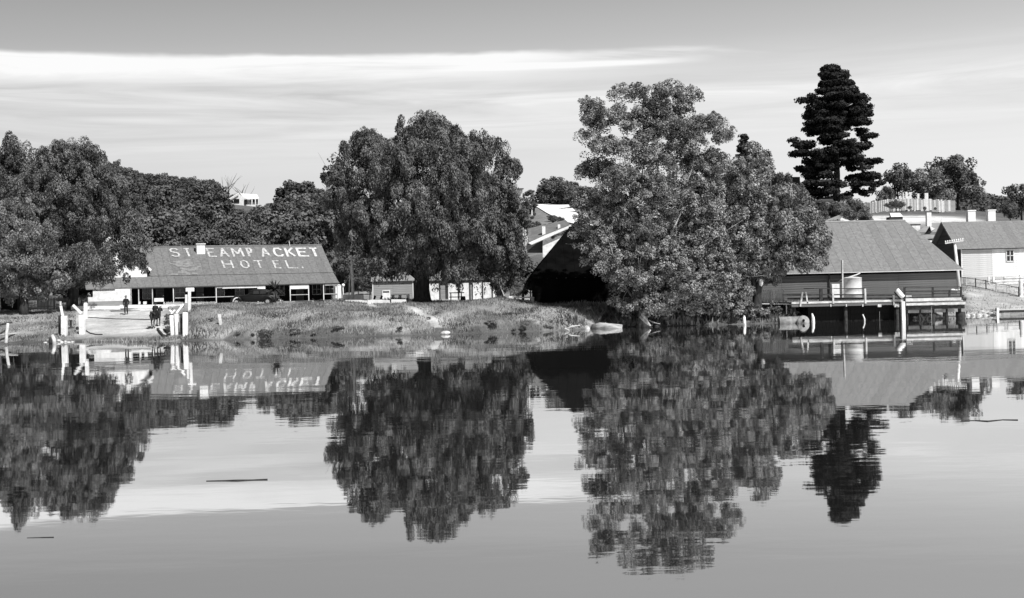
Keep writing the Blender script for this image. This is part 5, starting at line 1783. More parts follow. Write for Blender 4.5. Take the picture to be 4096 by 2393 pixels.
# T sign post
q = G(757, 1247)
T = thing('tee_post', q, 'tall white T shaped post standing above the picket fence', 'post')
post_up(T, 758, 1247, 1164, 10.5, M['white'], bev=.02)
D_ = q.y
MB().beam(W(743, 1160, D_ - .05), W(777, 1159, D_ - .05), .25, .34).build('crossbar', M['white'], T, bevel=.06)
MB().beam(W(747.5, 1226, D_ - .08), W(747, 1179, D_ - .08), .24, .24).build('side_post', M['white'], T, bevel=.03)
MB().slab([W(738, 1244, D_ - .3), W(753, 1244, D_ - .3), W(753, 1214, D_ - .3), W(742, 1212, D_ - .3), W(736, 1228, D_ - .3)], .08).build('grey_shield', M['weather'], T)
# lone post on the mound
q = G(884, 1297)
T = thing('leaning_post', q, 'short pale post leaning alone on the grassy mound', 'post')
post_up(T, 885, 1298, 1257, 11, M['weather_pale'], lean=-8, bev=.02)
# left leaning rail fence
T = thing('rail_fence', G(28, 1365), 'broken post and rail fence at the far left water edge', 'fence')
b = G(26, 1368, 90)
MB().tube([W(24, 1372, 96.5), W(27, 1330, 96.8), W(32, 1294, 97)], [.13, .12, .11], 8).build('post', M['timber_pale'], T, True)
for a, c_ in (((-25, 1345), (70, 1333)), ((-25, 1370), (60, 1337)), ((-25, 1304), (50, 1290)), ((-25, 1350), (30, 1318))):
    MB().tube([W(a[0], a[1], 96.9), W(c_[0], c_[1], 97.4)], [.09, .06], 7).build('rail', M['weather'] if a[1] == 1345 else M['timber_dark'], T, True)
# stump and stones at left
T = thing('stump', G(215, 1374), 'short leaning pale stump standing in the shallows at left', 'stump')
MB().tube([W(219, 1380, 96.0), W(216, 1358, 96.1), W(209, 1341, 96.2)], [.15, .14, .13], 9).build('stem', M['timber_pale'], T, True)
MB().tube([W(206, 1380, 96.9), W(203, 1350, 97)], [.2, .16], 8).build('shaded_stem', M['timber_dark'], T, True)


def rock(px, py, r, label, group, m='stone', seed=0, flat=.65, D=None, name='stone', cat='stone'):
    rg = np.random.default_rng(seed)
    b = G(px, py, 88) if D is None else W(px, py, D)
    bm_v, bm_f = [], []
    ph = (1 + 5 ** .5) / 2
    vv = [(-1, ph, 0), (1, ph, 0), (-1, -ph, 0), (1, -ph, 0), (0, -1, ph), (0, 1, ph), (0, -1, -ph), (0, 1, -ph), (ph, 0, -1), (ph, 0, 1), (-ph, 0, -1), (-ph, 0, 1)]
    ff = [(0, 11, 5), (0, 5, 1), (0, 1, 7), (0, 7, 10), (0, 10, 11), (1, 5, 9), (5, 11, 4), (11, 10, 2), (10, 7, 6), (7, 1, 8), (3, 9, 4), (3, 4, 2), (3, 2, 6), (3, 6, 8), (3, 8, 9), (4, 9, 5), (2, 4, 11), (6, 2, 10), (8, 6, 7), (9, 8, 1)]
    sc = np.array([rg.uniform(.8, 1.4), rg.uniform(.7, 1.1), flat])
    vs_ = [Vector(np.array(v) / 1.9 * sc * r * rg.uniform(.75, 1.15)) + b for v in vv]
    o = MB().add(vs_, ff).build(name, M[m], None, base=b)
    s_ = o.modifiers.new('subdivision', 'SUBSURF')
    s_.levels = s_.render_levels = 1
    tag(o, label, cat, group)
    return o


for i, (px, py, r) in enumerate([(190, 1362, .22), (235, 1364, .28), (247, 1370, .26), (262, 1368, .24), (275, 1372, .2), (232, 1374, .2), (182, 1372, .2), (290, 1368, .18)]):
    rock(px, py, r, 'rough stone lying at the water edge by the pale stump', 'stones by the pale stump', 'stone', i)
for i, (px, py, r) in enumerate([(3925, 1250, .5), (3945, 1254, .45), (3962, 1258, .42), (3980, 1250, .5), (3890, 1262, .35), (3915, 1263, .4), (3942, 1264, .35), (3868, 1264, .3), (3975, 1262, .4), (4000, 1256, .35)]):
    rock(px, py, r, 'pale rock heaped on the shore left of the small jetty', 'rocks left of the small jetty', 'stone', 30 + i)
for i, (px, py, r) in enumerate([(3660, 1272, .3), (3678, 1270, .32), (3700, 1274, .36), (3722, 1268, .42), (3745, 1270, .36), (3762, 1268, .34), (3778, 1272, .3), (3735, 1262, .3), (3790, 1268, .25), (3715, 1262, .3)]):
    rock(px, py, r, 'pale rock piled under the right end of the wharf', 'rocks under the wharf', 'stone', 60 + i, D=106.5)
rock(1782, 1336, .55, 'single pointed pale rock at the foot of the mound', None, 'timber_pale', 91, .45)
rock(2348, 1318, .34, 'bright upright rock at the tip of the mound', None, 'stone', 92, 1.6)
for i, (px, py, r) in enumerate([(2600, 1303, .3), (2560, 1306, .26), (2628, 1306, .24), (2375, 1312, .25)]):
    rock(px, py, r, 'small stone at the water edge beneath the gum tree', 'stones beneath the gum tree', 'stone', 95 + i)
for i, (px, py, r) in enumerate([(3185, 1252, .4), (3175, 1262, .3), (3165, 1245, .25)]):
    rock(px, py, r, 'pale jagged rock behind the old boiler', 'rocks behind the old boiler', 'stone', 99 + i)
for i, (px, py, r) in enumerate([(3812, 1160, .22), (3826, 1163, .2), (3838, 1161, .2)]):
    rock(px, py, r, 'white sack like lump lying by the shed corner', 'white lumps by the shed corner', 'white', 110 + i, D=112.5)
# boat ramp timbers near horse
T = thing('timber_skid', G(648, 1340), 'pair of dark slanting ramp timbers lying between horse and posts', 'timbers')
for (a, b, r, m_) in (((632, 1320), (655, 1348), .12, 'timber_dark'), ((640, 1322), (660, 1345), .1, 'weather_pale'), ((652, 1350), (672, 1347), .12, 'timber_dark'), ((662, 1325), (676, 1330), .2, 'timber_dark')):
    p0, p1 = G(*a), G(*b)
    MB().beam(p0 + Vector((0, 0, .1)), p1 + Vector((0, 0, .1)), r * 2, r).build('timber', M[m_], T)
for px, py, hh in [(672, 1290, .7), (664, 1300, .5), (678, 1310, .6), (670, 1322, .5)]:
    p_ = G(px, py)
    far_tree('bush', p_.x, p_.y, hh, 'small weedy bush between the horse and the white posts', 'weedy bushes by the white posts', name='bush', cat='bush')
# rope across the ramp
pts = [G(px, py) + Vector((0, 0, .05)) for px, py in [(352, 1272), (380, 1273), (420, 1276), (465, 1278), (520, 1279), (600, 1281)]]
o = MB().tube(pts, .035, 5).build('mooring_rope', M['timber_dark'], None, base=pts[0])
tag(o, 'thin dark rope lying across the sandy landing', 'rope')
pts = [G(px, py) + Vector((0, 0, .05)) for px, py in [(344, 1325), (360, 1335), (385, 1341), (410, 1341)]]
o = MB().tube(pts, .04, 5).build('mooring_rope', M['timber_dark'], None, base=pts[0])
tag(o, 'short curved rope by the second white landing post', 'rope')
# bollard chain
q = G(310, 1320)
T = thing('iron_bollard', G(284, 1314), 'small dark iron bollard between the two left white posts', 'bollard')
MB().lathe(G(284, 1314), [(.28, 0), (.25, .06), (.09, .12), (.08, .6), (.13, .66), (.1, .72)], 12).build('stem', M['timber_dark'], T, True)
o = MB().lathe(q + Vector((0, 0, .14)), [(.02, -.14), (.12, -.1), (.16, 0), (.12, .1), (.02, .14)], 12).build('iron_ball', M['timber_dark'], None, True, base=q)
tag(o, 'black iron ball on the ground left of the braced white post', 'ball')

# ---- long pale boards and stacks before the pepper tree
T = thing('timber_stage', G(1560, 1222), 'low platform of pale boards in front of the grey cottage', 'platform')
for (a, b, y0, y1, D, m_) in [(1380, 1470, 1200, 1209, 113.5, 'concrete'), (1470, 1562, 1199, 1217, 113.0, 'concrete'), (1565, 1628, 1198, 1216, 112.8, 'concrete'), (1382, 1468, 1209, 1218, 113.6, 'board_mid')]:
    MB().slab([W(a, y1, D), W(b, y1, D), W(b - 4, y0, D + 1.5), W(a, y0, D + 1.5)], .08).build('board', M[m_], T)
MB().beam(W(1512, 1215.5, 112.8), W(1563, 1215.5, 112.8), .1, .1).build('dark_bearer', M['timber_dark'], T)
MB().beam(W(1563, 1198, 113), W(1563, 1217, 112.8), .06, .1).build('upright', M['timber_dark'], T)
T = thing('plank_wall', W(1420, 1190, 122), 'short low pale plank wall at the foot of the mast', 'wall')
for i in range(8):
    a = W(1378 + i * 10.3, 1197, 122)
    MB().box((a.x, 122, a.z + .12), (.24, .05, .62)).build('plank', M['white_old'], T)
T = thing('bench', G(1870, 1205), 'rough timber hitching rail with two bars before the white panels', 'rail')
for y in (1172, 1189):
    MB().beam(W(1797, y, 121), W(1857, y - 1, 121), .08, .09).build('bar', M['timber_dark'], T)
for px in (1803, 1845):
    q = W(px, 1170, 121.05)
    MB().beam((q.x, q.y, gz(q.x, q.y)), q, .1, .1).build('post', M['timber_dark'], T)
q = W(1852, 1195, 121)
o = MB().lathe((q.x, q.y, gz(q.x, q.y)), [(.2, 0), (.26, .3), (.22, .62)], 10).build('dark_barrel', M['timber_dark'], None, base=(q.x, q.y, gz(q.x, q.y)))
tag(o, 'small dark barrel at the right end of the hitching rail', 'barrel')
T = thing('low_bench', W(1600, 1190, 126), 'low pale bench against the grey cottage wall', 'bench')
MB().beam(W(1565, 1180, 126), W(1638, 1178, 126), .4, .07).build('seat', M['white_old'], T)
for px in (1572, 1600, 1632):
    MB().beam(W(px, 1196, 126), W(px, 1180, 126), .3, .09).build('leg', M['white_old'], T)
for px, lb in ((1498, 'black stick leaning left of the white cottage door'), (1525, 'second black stick just left of the white cottage door')):
    o = MB().tube([W(px - 2, 1199, 128), W(px + 3, 1183, 128)], .11, 7).build('dark_stick', M['timber_dark'], None, base=W(px - 2, 1199, 128))
    tag(o, lb, 'post')
# white troughs in front of the veranda
for a, b, yt_, yb_, lb in ((1182, 1248, 1203, 1217, 'long low white box before the right end of the veranda'), (1121, 1132, 1201, 1217, 'short white bollard at the right end of the car')):
    p0, p1 = W(a, yb_, 124), W(b, yt_, 124)
    zb = gz((p0.x + p1.x) / 2, 124)
    o = MB().box(((p0.x + p1.x) / 2, 124, (zb + p1.z) / 2), (p1.x - p0.x, .3, p1.z - zb)).build('white_trough' if b - a > 30 else 'white_bollard', M['white'], None, base=((p0.x + p1.x) / 2, 124, zb), bevel=.03)
    tag(o, lb, 'box' if b - a > 30 else 'bollard')
# dark cart at the end of veranda
T = thing('flat_cart', W(1340, 1212, 120), 'low dark flat cart with pale deck near the end of the veranda', 'cart')
MB().beam(W(1295, 1202, 120), W(1376, 1200, 120), .9, .1).build('deck', M['white_old'], T)
MB().beam(W(1262, 1207, 120), W(1378, 1209, 120), .9, .25).build('frame', M['timber_dark'], T)
for px in (1285, 1360):
    MB().lathe(W(px, 1210, 119.6), [(.30, -.04), (.32, 0), (.30, .04)], 14, 'Y').build('wheel', M['timber_dark'], T)
    MB().lathe(W(px, 1210, 120.5), [(.30, -.04), (.32, 0), (.30, .04)], 14, 'Y').build('wheel', M['timber_dark'], T)
MB().beam(W(1262, 1207, 120), W(1250, 1195, 119.8), .08, .08).build('shaft', M['timber_dark'], T)
# lamp on post at hotel end
T = thing('lamp_post', W(1372, 1205, 134), 'thin lamp post with white globe at the right end of the hotel', 'lamp')
MB().tube([W(1374, 1207, 134), W(1372, 1146, 134)], .05, 8).build('post', M['white_old'], T, True)
MB().lathe(W(1373, 1141, 134), [(.03, -.17), (.12, -.13), (.18, 0), (.13, .12), (.03, .17)], 14).build('globe', M['porcelain'], T, True)
MB().tube([W(1352, 1140, 134), W(1362, 1141, 134)], [.09, .05], 8).build('bracket', M['white'], T, True)
# mast
T = thing('flagstaff', W(1408, 1200, 119), 'tall pale mast with thin side stay beside the hotel', 'mast')
q = W(1411, 1200, 119)
MB().tube([(q.x, q.y, gz(q.x, q.y) - .2), W(1410, 1110, 119), W(1407, 1048, 119), W(1405, 1022, 119)], [.16, .14, .12, .08], 9).build('pole', M['weather_pale'], T, True)
MB().tube([W(1395, 1198, 119), W(1399, 1110, 119), W(1405, 1060, 119)], .05, 6).build('stay', M['timber_pale'], T, True)
MB().beam(W(1397, 1026, 118.9), W(1408, 1024, 118.9), .1, .12).build('cap', M['white_old'], T)
MB().tube([W(1407, 1024, 119), W(1408, 1014, 119)], .03, 6).build('spike', M['timber_dark'], T)
# right of big tree: leaning post, palings, gate
T = thing('leaning_prop', W(2010, 1180, 122), 'single pale prop leaning left in front of dark shrubs', 'post')
MB().beam(W(2019, 1188, 122), W(2001, 1143, 122), .1, .1).build('stem', M['timber_pale'], T)
MB().beam(W(1996, 1142, 122), W(2006, 1142, 122), .1, .08).build('head', M['timber_pale'], T)
T = thing('board_fence', W(2030, 1205, 119), 'low pale grey board fence between pepper tree and white gate', 'fence')
for i in range(13):
    a = W(1988 + i * 5, 1208, 119)
    MB().box((a.x, 119, a.z + .27), (.11, .03, .58)).build('paling', M['weather'] if i < 10 else M['white'], T)
MB().beam(W(1986, 1190, 119.1), W(2052, 1190, 119.1), .05, .07).build('rail', M['weather'], T)
T = thing('white_gate', W(2096, 1214, 115), 'low white two bar gate at the corner of the black shed', 'gate')
for px, w_ in ((2060, .2), (2131, .24)):
    MB().beam(W(px, 1218, 115), W(px, 1188, 115), w_, w_).build('post', M['white'], T)
MB().beam(W(2056, 1191, 114.9), W(2137, 1191, 114.9), .05, .11).build('bar', M['white'], T)
MB().beam(W(2060, 1205, 114.9), W(2128, 1206, 114.9), .05, .10).build('bar', M['white'], T)
# low white fence bits under feathery tree
T = thing('bank_rail', W(3060, 1216, 106), 'long thin pale rail along the bank left of the wharf', 'rail')
MB().beam(W(2950, 1214, 106), W(3165, 1217, 106), .06, .08).build('rail', M['timber_pale'], T)
for px in (2960, 3026, 3085, 3145):
    q = W(px, 1215, 106.05)
    MB().beam((q.x, q.y, max(gz(q.x, q.y) - .1, q.z - .9)), q, .08, .08).build('post', M['timber_pale'], T)
MB().beam(W(3030, 1212, 105.9), W(3035, 1155, 105.9), .12, .12).build('tall_post', M['timber_pale'], T)
T = thing('sawn_limb', W(3044, 1130, 105), 'pale oval sawn limb end on the feathery tree trunk', 'limb')
MB().lathe(W(3044, 1130, 105), [(.02, -.34), (.16, -.2), (.2, 0), (.15, .2), (.03, .34)], 12).build('cut_face', M['timber_pale'], T, True)
# log in water, roots
T = thing('fallen_log', water_pt(2430, 1313) + (0,), 'pale fallen log lying half in the water below the gum tree', 'log')
MB().tube([W(2372, 1309, 102.2), W(2400, 1306, 101.8), W(2440, 1307, 101.5), W(2488, 1309, 101.2)], [.26, .33, .28, .22], 12).build('stem', M['log_wood'], T, True)
MB().tube([W(2376, 1306, 102.2), W(2366, 1294, 102.3)], [.12, .03], 6).build('snag', M['timber_pale'], T)
MB().tube([W(2410, 1300, 101.8), W(2424, 1290, 101.8)], [.06, .02], 6).build('snag', M['timber_pale'], T)
T = thing('driftwood', G(2285, 1312), 'thin forked driftwood lying at the tip of the mound', 'driftwood')
MB().tube([W(2268, 1316, 98.5), W(2285, 1306, 98.5), W(2320, 1302, 98.6)], [.07, .06, .03], 6).build('stem', M['timber_pale'], T, True)
MB().tube([W(2258, 1314, 98.4), W(2278, 1322, 98.4)], [.07, .04], 6).build('fork', M['timber_pale'], T, True)
T = thing('exposed_root', G(2590, 1290), 'bare pale forked root reaching down to the water under the gum', 'root')
MB().tube([W(2572, 1232, 102), W(2570, 1262, 101.6), W(2585, 1280, 101.2), W(2602, 1304, 100.8)], [.09, .13, .11, .05], 7).build('root', M['timber_pale'], T, True)
MB().tube([W(2562, 1268, 101.6), W(2580, 1288, 101.2), W(2600, 1303, 100.9)], [.12, .09, .05], 7).build('root', M['timber_pale'], T, True)
MB().tube([W(2598, 1283, 101.4), W(2615, 1290, 101.2), W(2640, 1296, 101)], [.05, .05, .02], 6).build('root', M['timber_pale'], T, True)
# lone stub post in water
T = thing('mooring_stub', (W(2978, 1285, 100).x, water_pt(2978, 1300)[1], 0), 'short white topped mooring stub in the shallows under the bushes', 'post')
D_ = water_pt(2978, 1300)[1]
MB().tube([W(2979, 1306, D_), W(2977, 1268, D_)], [.14, .11], 9).build('stem', M['white_old'], T, True)
MB().tube([W(2977, 1268, D_), W(2977, 1263, D_)], [.10, .06], 9).build('cap', M['white'], T, True)

# ------------------------------------------------------------------ wharf
DF = 105.0
WZ = W(3300, 1211, DF).z
wx0_, wx1_ = W(3165, 1210, DF).x, W(3606, 1210, DF).x
wh = thing('wharf', ((wx0_ + wx1_) / 2, DF, 0), 'low dark timber wharf with railing in front of the iron roofed shed', 'wharf')
nb_ = 92
bw_ = (wx1_ - wx0_) / nb_
dk = mesh_of(MB().box((0, 0, 0), (bw_ * .93, 8.4, .07)), 'deck_board', M['timber'])
for i in range(nb_):
    put('deck_board', dk, wh, (wx0_ + bw_ * (i + .5), DF + 4.25, WZ - .05 + rnd.uniform(-.008, .008)))
MB().beam((wx0_, DF - .06, WZ + .03), (wx1_, DF - .06, WZ + .03), .2, .16).build('kerb_beam', M['timber_pale'], wh)
MB().beam((wx0_, DF - .02, WZ - .2), (wx1_, DF - .02, WZ - .2), .2, .22).build('edge_beam', M['board_mid'], wh)
for i in range(9):
    x = wx0_ + .3 + i * (wx1_ - wx0_ - .6) / 8
    for dy in ((.3, 3.6, 6.8) if i % 4 == 0 else (3.6, 6.8)):
        MB().tube([(x, DF + dy, -1.0), (x, DF + dy, WZ - .3)], .15, 9).build('pile', M['timber_dark'], wh, True)
for px, yb_, yt_ in ((3333, 1215, 1155), (3462, 1214, 1155), (3576, 1222, 1180)):
    MB().beam(W(px, yb_, DF - .15), W(px - 2, yt_, DF - .15), .14, .14).build('rail_post', M['timber_pale'], wh)
MB().beam(W(3201, 1226, DF - .2), W(3210, 1168, DF - .2), .13, .13).build('rail_post', M['timber_pale'], wh)
MB().beam(W(3230, 1214, DF - .1), W(3223, 1168, DF - .1), .12, .12).build('rail_post', M['timber_pale'], wh)
MB().box(W(3284, 1180, DF - .05), (.26, .2, 1.0)).build('bollard', M['timber_dark'], wh)
for y, w_ in ((1155, .05), (1180, .08)):
    MB().beam(W(3215 if y == 1155 else 3130, y, DF - .05), W(3460, y - 1, DF - .05), w_, w_ * 1.3).build('rail', M['timber_dark'], wh)
MB().beam(W(3150, 1195, DF + .2), W(3610, 1194, DF + .2), .1, .16).build('lower_rail', M['timber_dark'], wh)
MB().beam(W(3455, 1182, DF + .2), W(3590, 1180, DF + .2), .08, .12).build('rail', M['timber_dark'], wh)
for px in (3323, 3385, 3451):
    MB().box(W(px, 1222, DF - .15), (.09, .08, .2)).build('bolt_plate', M['timber_pale'], wh)
MB().box(W(3518, 1223, DF - .15), (.3, .1, .22)).build('fender_block', M['timber_pale'], wh)
MB().box(W(3588, 1222, DF - .2), (.46, .16, .28)).build('fender_block', M['timber_pale'], wh)
MB().tube([W(3518, 1246, DF - .1), W(3519, 1290, DF - .1)], .015, 5).build('hanging_line', M['rope'], wh)
shade_bd = mesh_of(MB().box((0, 0, 0), (.29, .08, 2.4)), 'shade_board', M['dark'])  # black boards added to stand for the darkness under the deck
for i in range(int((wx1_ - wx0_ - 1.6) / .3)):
    put('shade_board', shade_bd, wh, (wx0_ + 1.7 + i * .3, DF + .75 + rnd.uniform(-.02, .02), .05))
# front mooring pile
T = thing('mooring_pile', (W(3612, 1290, DF - .8).x, DF - .8, 0), 'tall pale square pile at the right front of the wharf', 'pile')
MB().beam(W(3615, 1330, DF - .8), W(3611, 1206, DF - .8), .30, .30).build('shaft', M['white_old'], T, bevel=.03)
MB().beam(W(3601, 1325, DF - .6), W(3601, 1207, DF - .6), .14, .14).build('rear_timber', M['timber_dark'], T)
T = thing('slanting_roller', W(3600, 1175, DF - .6), 'white round timber roller tilted on the wharf edge', 'roller')
MB().tube([W(3586, 1160, DF - .5), W(3612, 1189, DF - .5)], .21, 14).build('drum', M['white'], T, True)
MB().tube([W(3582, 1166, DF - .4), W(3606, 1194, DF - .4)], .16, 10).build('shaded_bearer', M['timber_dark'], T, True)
# white box & lumps on wharf
q = W(3632, 1193, DF + .8)
o = MB().box((q.x, q.y, q.z), (.5, .4, .45)).build('white_crate', M['white'], None, base=(q.x, q.y, q.z - .22), bevel=.02)
tag(o, 'small white crate just right of the tall pale pile', 'crate')
q = W(3340, 1166, 111.5)
o = MB().box((q.x, q.y, q.z + .03), (.68, .6, 1.26)).build('white_cupboard', M['white'], None, base=(q.x, q.y, q.z - .6), bevel=.02)
tag(o, 'upright white box standing left of the water tank', 'box')
# tank
T = thing('water_tank', (W(3411, 1194, 111.5).x, 111.5, 1.5), 'round galvanised water tank standing at the shed wall', 'tank')
q = W(3411, 1194, 111.5)
tz = W(3411, 1111, 111.5).z
MB().lathe((q.x, q.y, 0), [(.80, q.z), (.83, q.z + .02), (.815, q.z + .3), (.83, q.z + .31), (.815, q.z + .32), (.815, (q.z + tz) / 2), (.83, (q.z + tz) / 2 + .01), (.815, (q.z + tz) / 2 + .03), (.815, tz - .04), (.84, tz - .02), (.82, tz)], 32).build('shell', M['tank'], T, True)
MB().lathe((q.x, q.y, tz), [(.81, 0.0), (.5, .06), (.05, .1)], 32).build('lid', M['tank'], T, True)
T = thing('thin_mast', W(3370, 1195, 109.5), 'thin pale pole standing in front of the water tank', 'pole')
MB().beam(W(3371, 1196, 109.5), W(3370, 1042, 109.5), .12, .12).build('shaft', M['timber_pale'], T)
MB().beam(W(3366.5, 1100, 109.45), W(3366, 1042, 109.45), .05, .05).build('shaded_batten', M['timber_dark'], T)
# boiler
T = thing('old_boiler', (W(3180, 1290, 103).x, 103.6, 0), 'rusty cylindrical boiler lying half sunk by the wharf', 'boiler')
bz = 0.12
x0, x1 = W(3122, 1290, 103).x, W(3203, 1290, 103).x
MB().lathe((0, 103.6, bz), [(.40, x0), (.43, x0 + .02), (.43, (x0 + x1) / 2), (.445, (x0 + x1) / 2 + .03), (.43, (x0 + x1) / 2 + .06), (.43, x1 - .03), (.46, x1)], 26, 'X').build('shell', M['boiler'], T, True)
x2 = W(3222, 1290, 102.6).x
e_ = MB().lathe((x2 - .12, 102.9, bz), [(.06, -.18), (.36, -.12), (.52, 0), (.50, .10)], 26, 'Y').build('end_plate', M['boiler'], T, True)
MB().lathe((x2 - .12, 102.9, bz + .12), [(.10, -.21), (.11, -.14)], 14, 'Y').build('manhole', M['dark'], e_, True)
T = thing('short_pile', (W(3253, 1287, 103).x, 103.4, 0), 'short pale broken pile standing in water right of the boiler', 'pile')
MB().tube([W(3254, 1310, 103.4), W(3252, 1270, 103.4), W(3248, 1254, 103.4)], [.16, .13, .05], 9).build('stem', M['white_old'], T, True)
T = thing('broken_pile', (W(3456, 1270, 103.5).x, 103.9, 0), 'thin leaning pile stub in the dark under the wharf', 'pile')
MB().tube([W(3459, 1300, 103.9), W(3458, 1275, 103.9), W(3451, 1258, 103.9)], [.06, .06, .05], 8).build('stem', M['white_old'], T, True)

# right deck with post and rail fence
yd_x0, yd_x1 = W(3620, 1210, DF).x, W(3852, 1207, DF).x
st = thing('stock_landing', ((yd_x0 + yd_x1) / 2, DF, .6), 'right hand landing stage with dark post and rail fence', 'landing')
nb_ = 24
bw_ = (yd_x1 - yd_x0) / nb_
dk2 = mesh_of(MB().box((0, 0, 0), (bw_ * .94, 7.0, .08)), 'deck_board', M['timber_pale'])
for i in range(nb_):
    put('deck_board', dk2, st, (yd_x0 + bw_ * (i + .5), DF + 3.5, WZ - .12 + rnd.uniform(-.01, .01)))
MB().beam((yd_x0, DF - .1, WZ + .06), (yd_x1 - .2, DF - .1, WZ + .06), .22, .24).build('kerb_beam', M['timber_pale'], st)
MB().beam((yd_x0, DF - .2, WZ - .30), (yd_x1 + .1, DF - .2, WZ - .30), .2, .2).build('fender_beam', M['timber_pale'], st)
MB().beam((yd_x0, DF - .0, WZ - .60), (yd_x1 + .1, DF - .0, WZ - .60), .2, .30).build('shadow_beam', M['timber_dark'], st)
MB().beam((yd_x0, DF + .3, WZ - .92), (yd_x0 + 4.2, DF + .3, WZ - .92), .2, .25).build('low_walings', M['timber'], st)
for i in range(5):
    x = yd_x0 + .2 + i * (yd_x1 - yd_x0 - .4) / 4
    for dy in (.3, 4):
        MB().tube([(x, DF + dy, -1), (x, DF + dy, WZ - .3)], .14, 8).build('pile', M['timber_dark'], st, True)
for px, yt_ in ((3618, 1150), (3731, 1148), (3798, 1160), (3844, 1148)):
    MB().beam(W(px, 1207, DF + .1), W(px, yt_, DF + .1), .14, .14).build('fence_post', M['timber_dark'], st)
for y0, y1, x0, x1, w_ in ((1150, 1148, 3620, 3845, .05), (1166, 1164, 3610, 3845, .09), (1175, 1173, 3733, 3845, .07), (1181, 1180, 3618, 3728, .06), (1190, 1188, 3640, 3845, .09), (1203, 1201, 3616, 3730, .07)):
    MB().beam(W(x0, y0, DF + .02), W(x1, y1, DF + .02), .05, w_ * 1.2).build('fence_rail', M['timber_dark'], st)
# crossed braces under the landing
MB().beam(W(3684, 1260, DF + .2), W(3702, 1290, DF + .2), .16, .16).build('cross_brace', M['timber_dark'], st)
MB().beam(W(3718, 1258, DF + .2), W(3700, 1290, DF + .2), .16, .16).build('cross_brace', M['timber_dark'], st)
MB().beam(W(3725, 1225, DF - .1), W(3727, 1290, DF - .1), .05, .05).build('hanging_post', M['timber'], st)
T = thing('dark_barrel', W(3845, 1270, 105.5), 'dark half sunk drum at the right end of the landing stage', 'drum')
MB().lathe((W(3842, 1268, 105.5).x, 105.5, -.1), [(.34, 0), (.40, .3), (.38, .65)], 14).build('shell', M['timber_dark'], T, True)
for px, py, hh in [(3855, 1210, .5), (3850, 1195, .4)]:
    p_ = G(px, py)
    far_tree('bush', p_.x, p_.y, hh, 'small dark bush at the end of the stock fence', 'dark bushes at the end of the stock fence', name='bush', cat='bush')

# leaning telegraph pole with crossarm
T = thing('telegraph_pole', W(3834, 1150, 118), 'leaning telegraph pole with ten insulators on one crossarm', 'pole')
MB().tube([W(3837, 1165, 118), W(3829, 1070, 118), W(3818, 965, 118)], [.19, .15, .11], 10).build('pole', M['white_old'], T, True)
ca = MB().beam(W(3780, 974, 117.8), W(3853, 963, 117.8), .1, .12).build('crossarm', M['timber_pale'], T)
for i in range(9):
    f = (i + .25) / 8.5
    b = W(3780 + 73 * f, 974 - 11 * f - 2, 117.8)
    MB().lathe(b, [(.035, 0), (.03, .06), (.065, .08), (.06, .17), (.02, .2)], 8).build('insulator', M['porcelain'], ca, True)

# right hand fences
T = thing('post_and_rail_fence', W(4000, 1150, 140), 'white post and rail fence under the white boarded building', 'fence')
for px, yt_, yb_ in ((3955, 1108, 1135), (3974, 1108, 1135), (4018, 1108, 1150), (4082, 1100, 1186)):
    MB().beam(W(px, yb_, 141), W(px, yt_, 141), .2, .2).build('post', M['white_old'], T)
for (a, b, w_) in (((3972, 1125), (4110, 1119), .16), ((3988, 1136), (4110, 1130), .16), ((4018, 1111), (4110, 1108), .10)):
    MB().beam(W(a[0], a[1], 140.8), W(b[0], b[1], 140.8), .06, w_ * 1.2).build('rail', M['white'], T)
MB().beam(W(4018, 1140, 140.7), W(4030, 1172, 140.2), .1, .1).build('brace', M['white_old'], T)
T = thing('wire_fence', W(3950, 1155, 128), 'thin wire fence with slim posts crossing the right hand slope', 'fence')
prevp = None
for px, yb_ in ((3848, 1142), (3866, 1145), (3903, 1150), (3944, 1158), (3985, 1170), (4028, 1176), (4075, 1188)):
    p_ = G(px, yb_, 108)
    MB().beam(p_, p_ + Vector((0, 0, 1.0)), .09, .09).build('post', M['timber_dark'] if px in (3903, 3944, 4075) else M['timber_pale'], T)
    if prevp is not None:
        for hh in (.08, .9):
            MB().beam(prevp + Vector((0, 0, hh)), p_ + Vector((0, 0, hh)), .03, .05).build('wire', M['timber_dark'], T)
    prevp = p_
T = thing('knotted_post', G(4083, 1188, 108), 'thick lumpy white post at the right edge of the picture', 'post')
b = G(4084, 1188, 108)
s_ = b.y / F
MB().lathe(b, [(.26, -.1), (.2, .25), (.27, .45), (.2, .65), (.25, .9), (.17, 1.15), (.22, 1.5), (.15, 1.8)], 10).build('stem', M['white_old'], T, True)
# small jetty at right edge
T = thing('small_jetty', (W(4045, 1240, 110).x, 110, 0), 'small low timber landing at the right edge with vertical piling', 'jetty')
ja, jb = W(3992, 1238, 110).x, W(4200, 1238, 110).x
jz = W(4045, 1238, 110).z
MB().box(((ja + jb) / 2, 110.7, jz - .06), (jb - ja, 1.6, .12)).build('deck', M['weather_pale'], T)
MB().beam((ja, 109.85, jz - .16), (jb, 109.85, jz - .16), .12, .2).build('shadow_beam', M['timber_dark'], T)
n_ = 22
for i in range(n_):
    x = ja + .15 + i * (jb - ja - .2) / n_
    MB().box((x, 110.0 + rnd.uniform(-.02, .02), (jz - .3) / 2 - .2), ((jb - ja) / n_ * .9, .08, jz + .1)).build('sheet_pile', rnd.choice([M['weather_pale'], M['timber_pale'], M['white_old']]), T)
MB().beam(W(3990, 1275, 109.8), W(3990, 1232, 109.8), .2, .2).build('post', M['white'], T)
MB().beam(W(3984, 1245, 109.8), W(3984, 1233, 109.8), .1, .1).build('iron_band', M['timber_dark'], T)

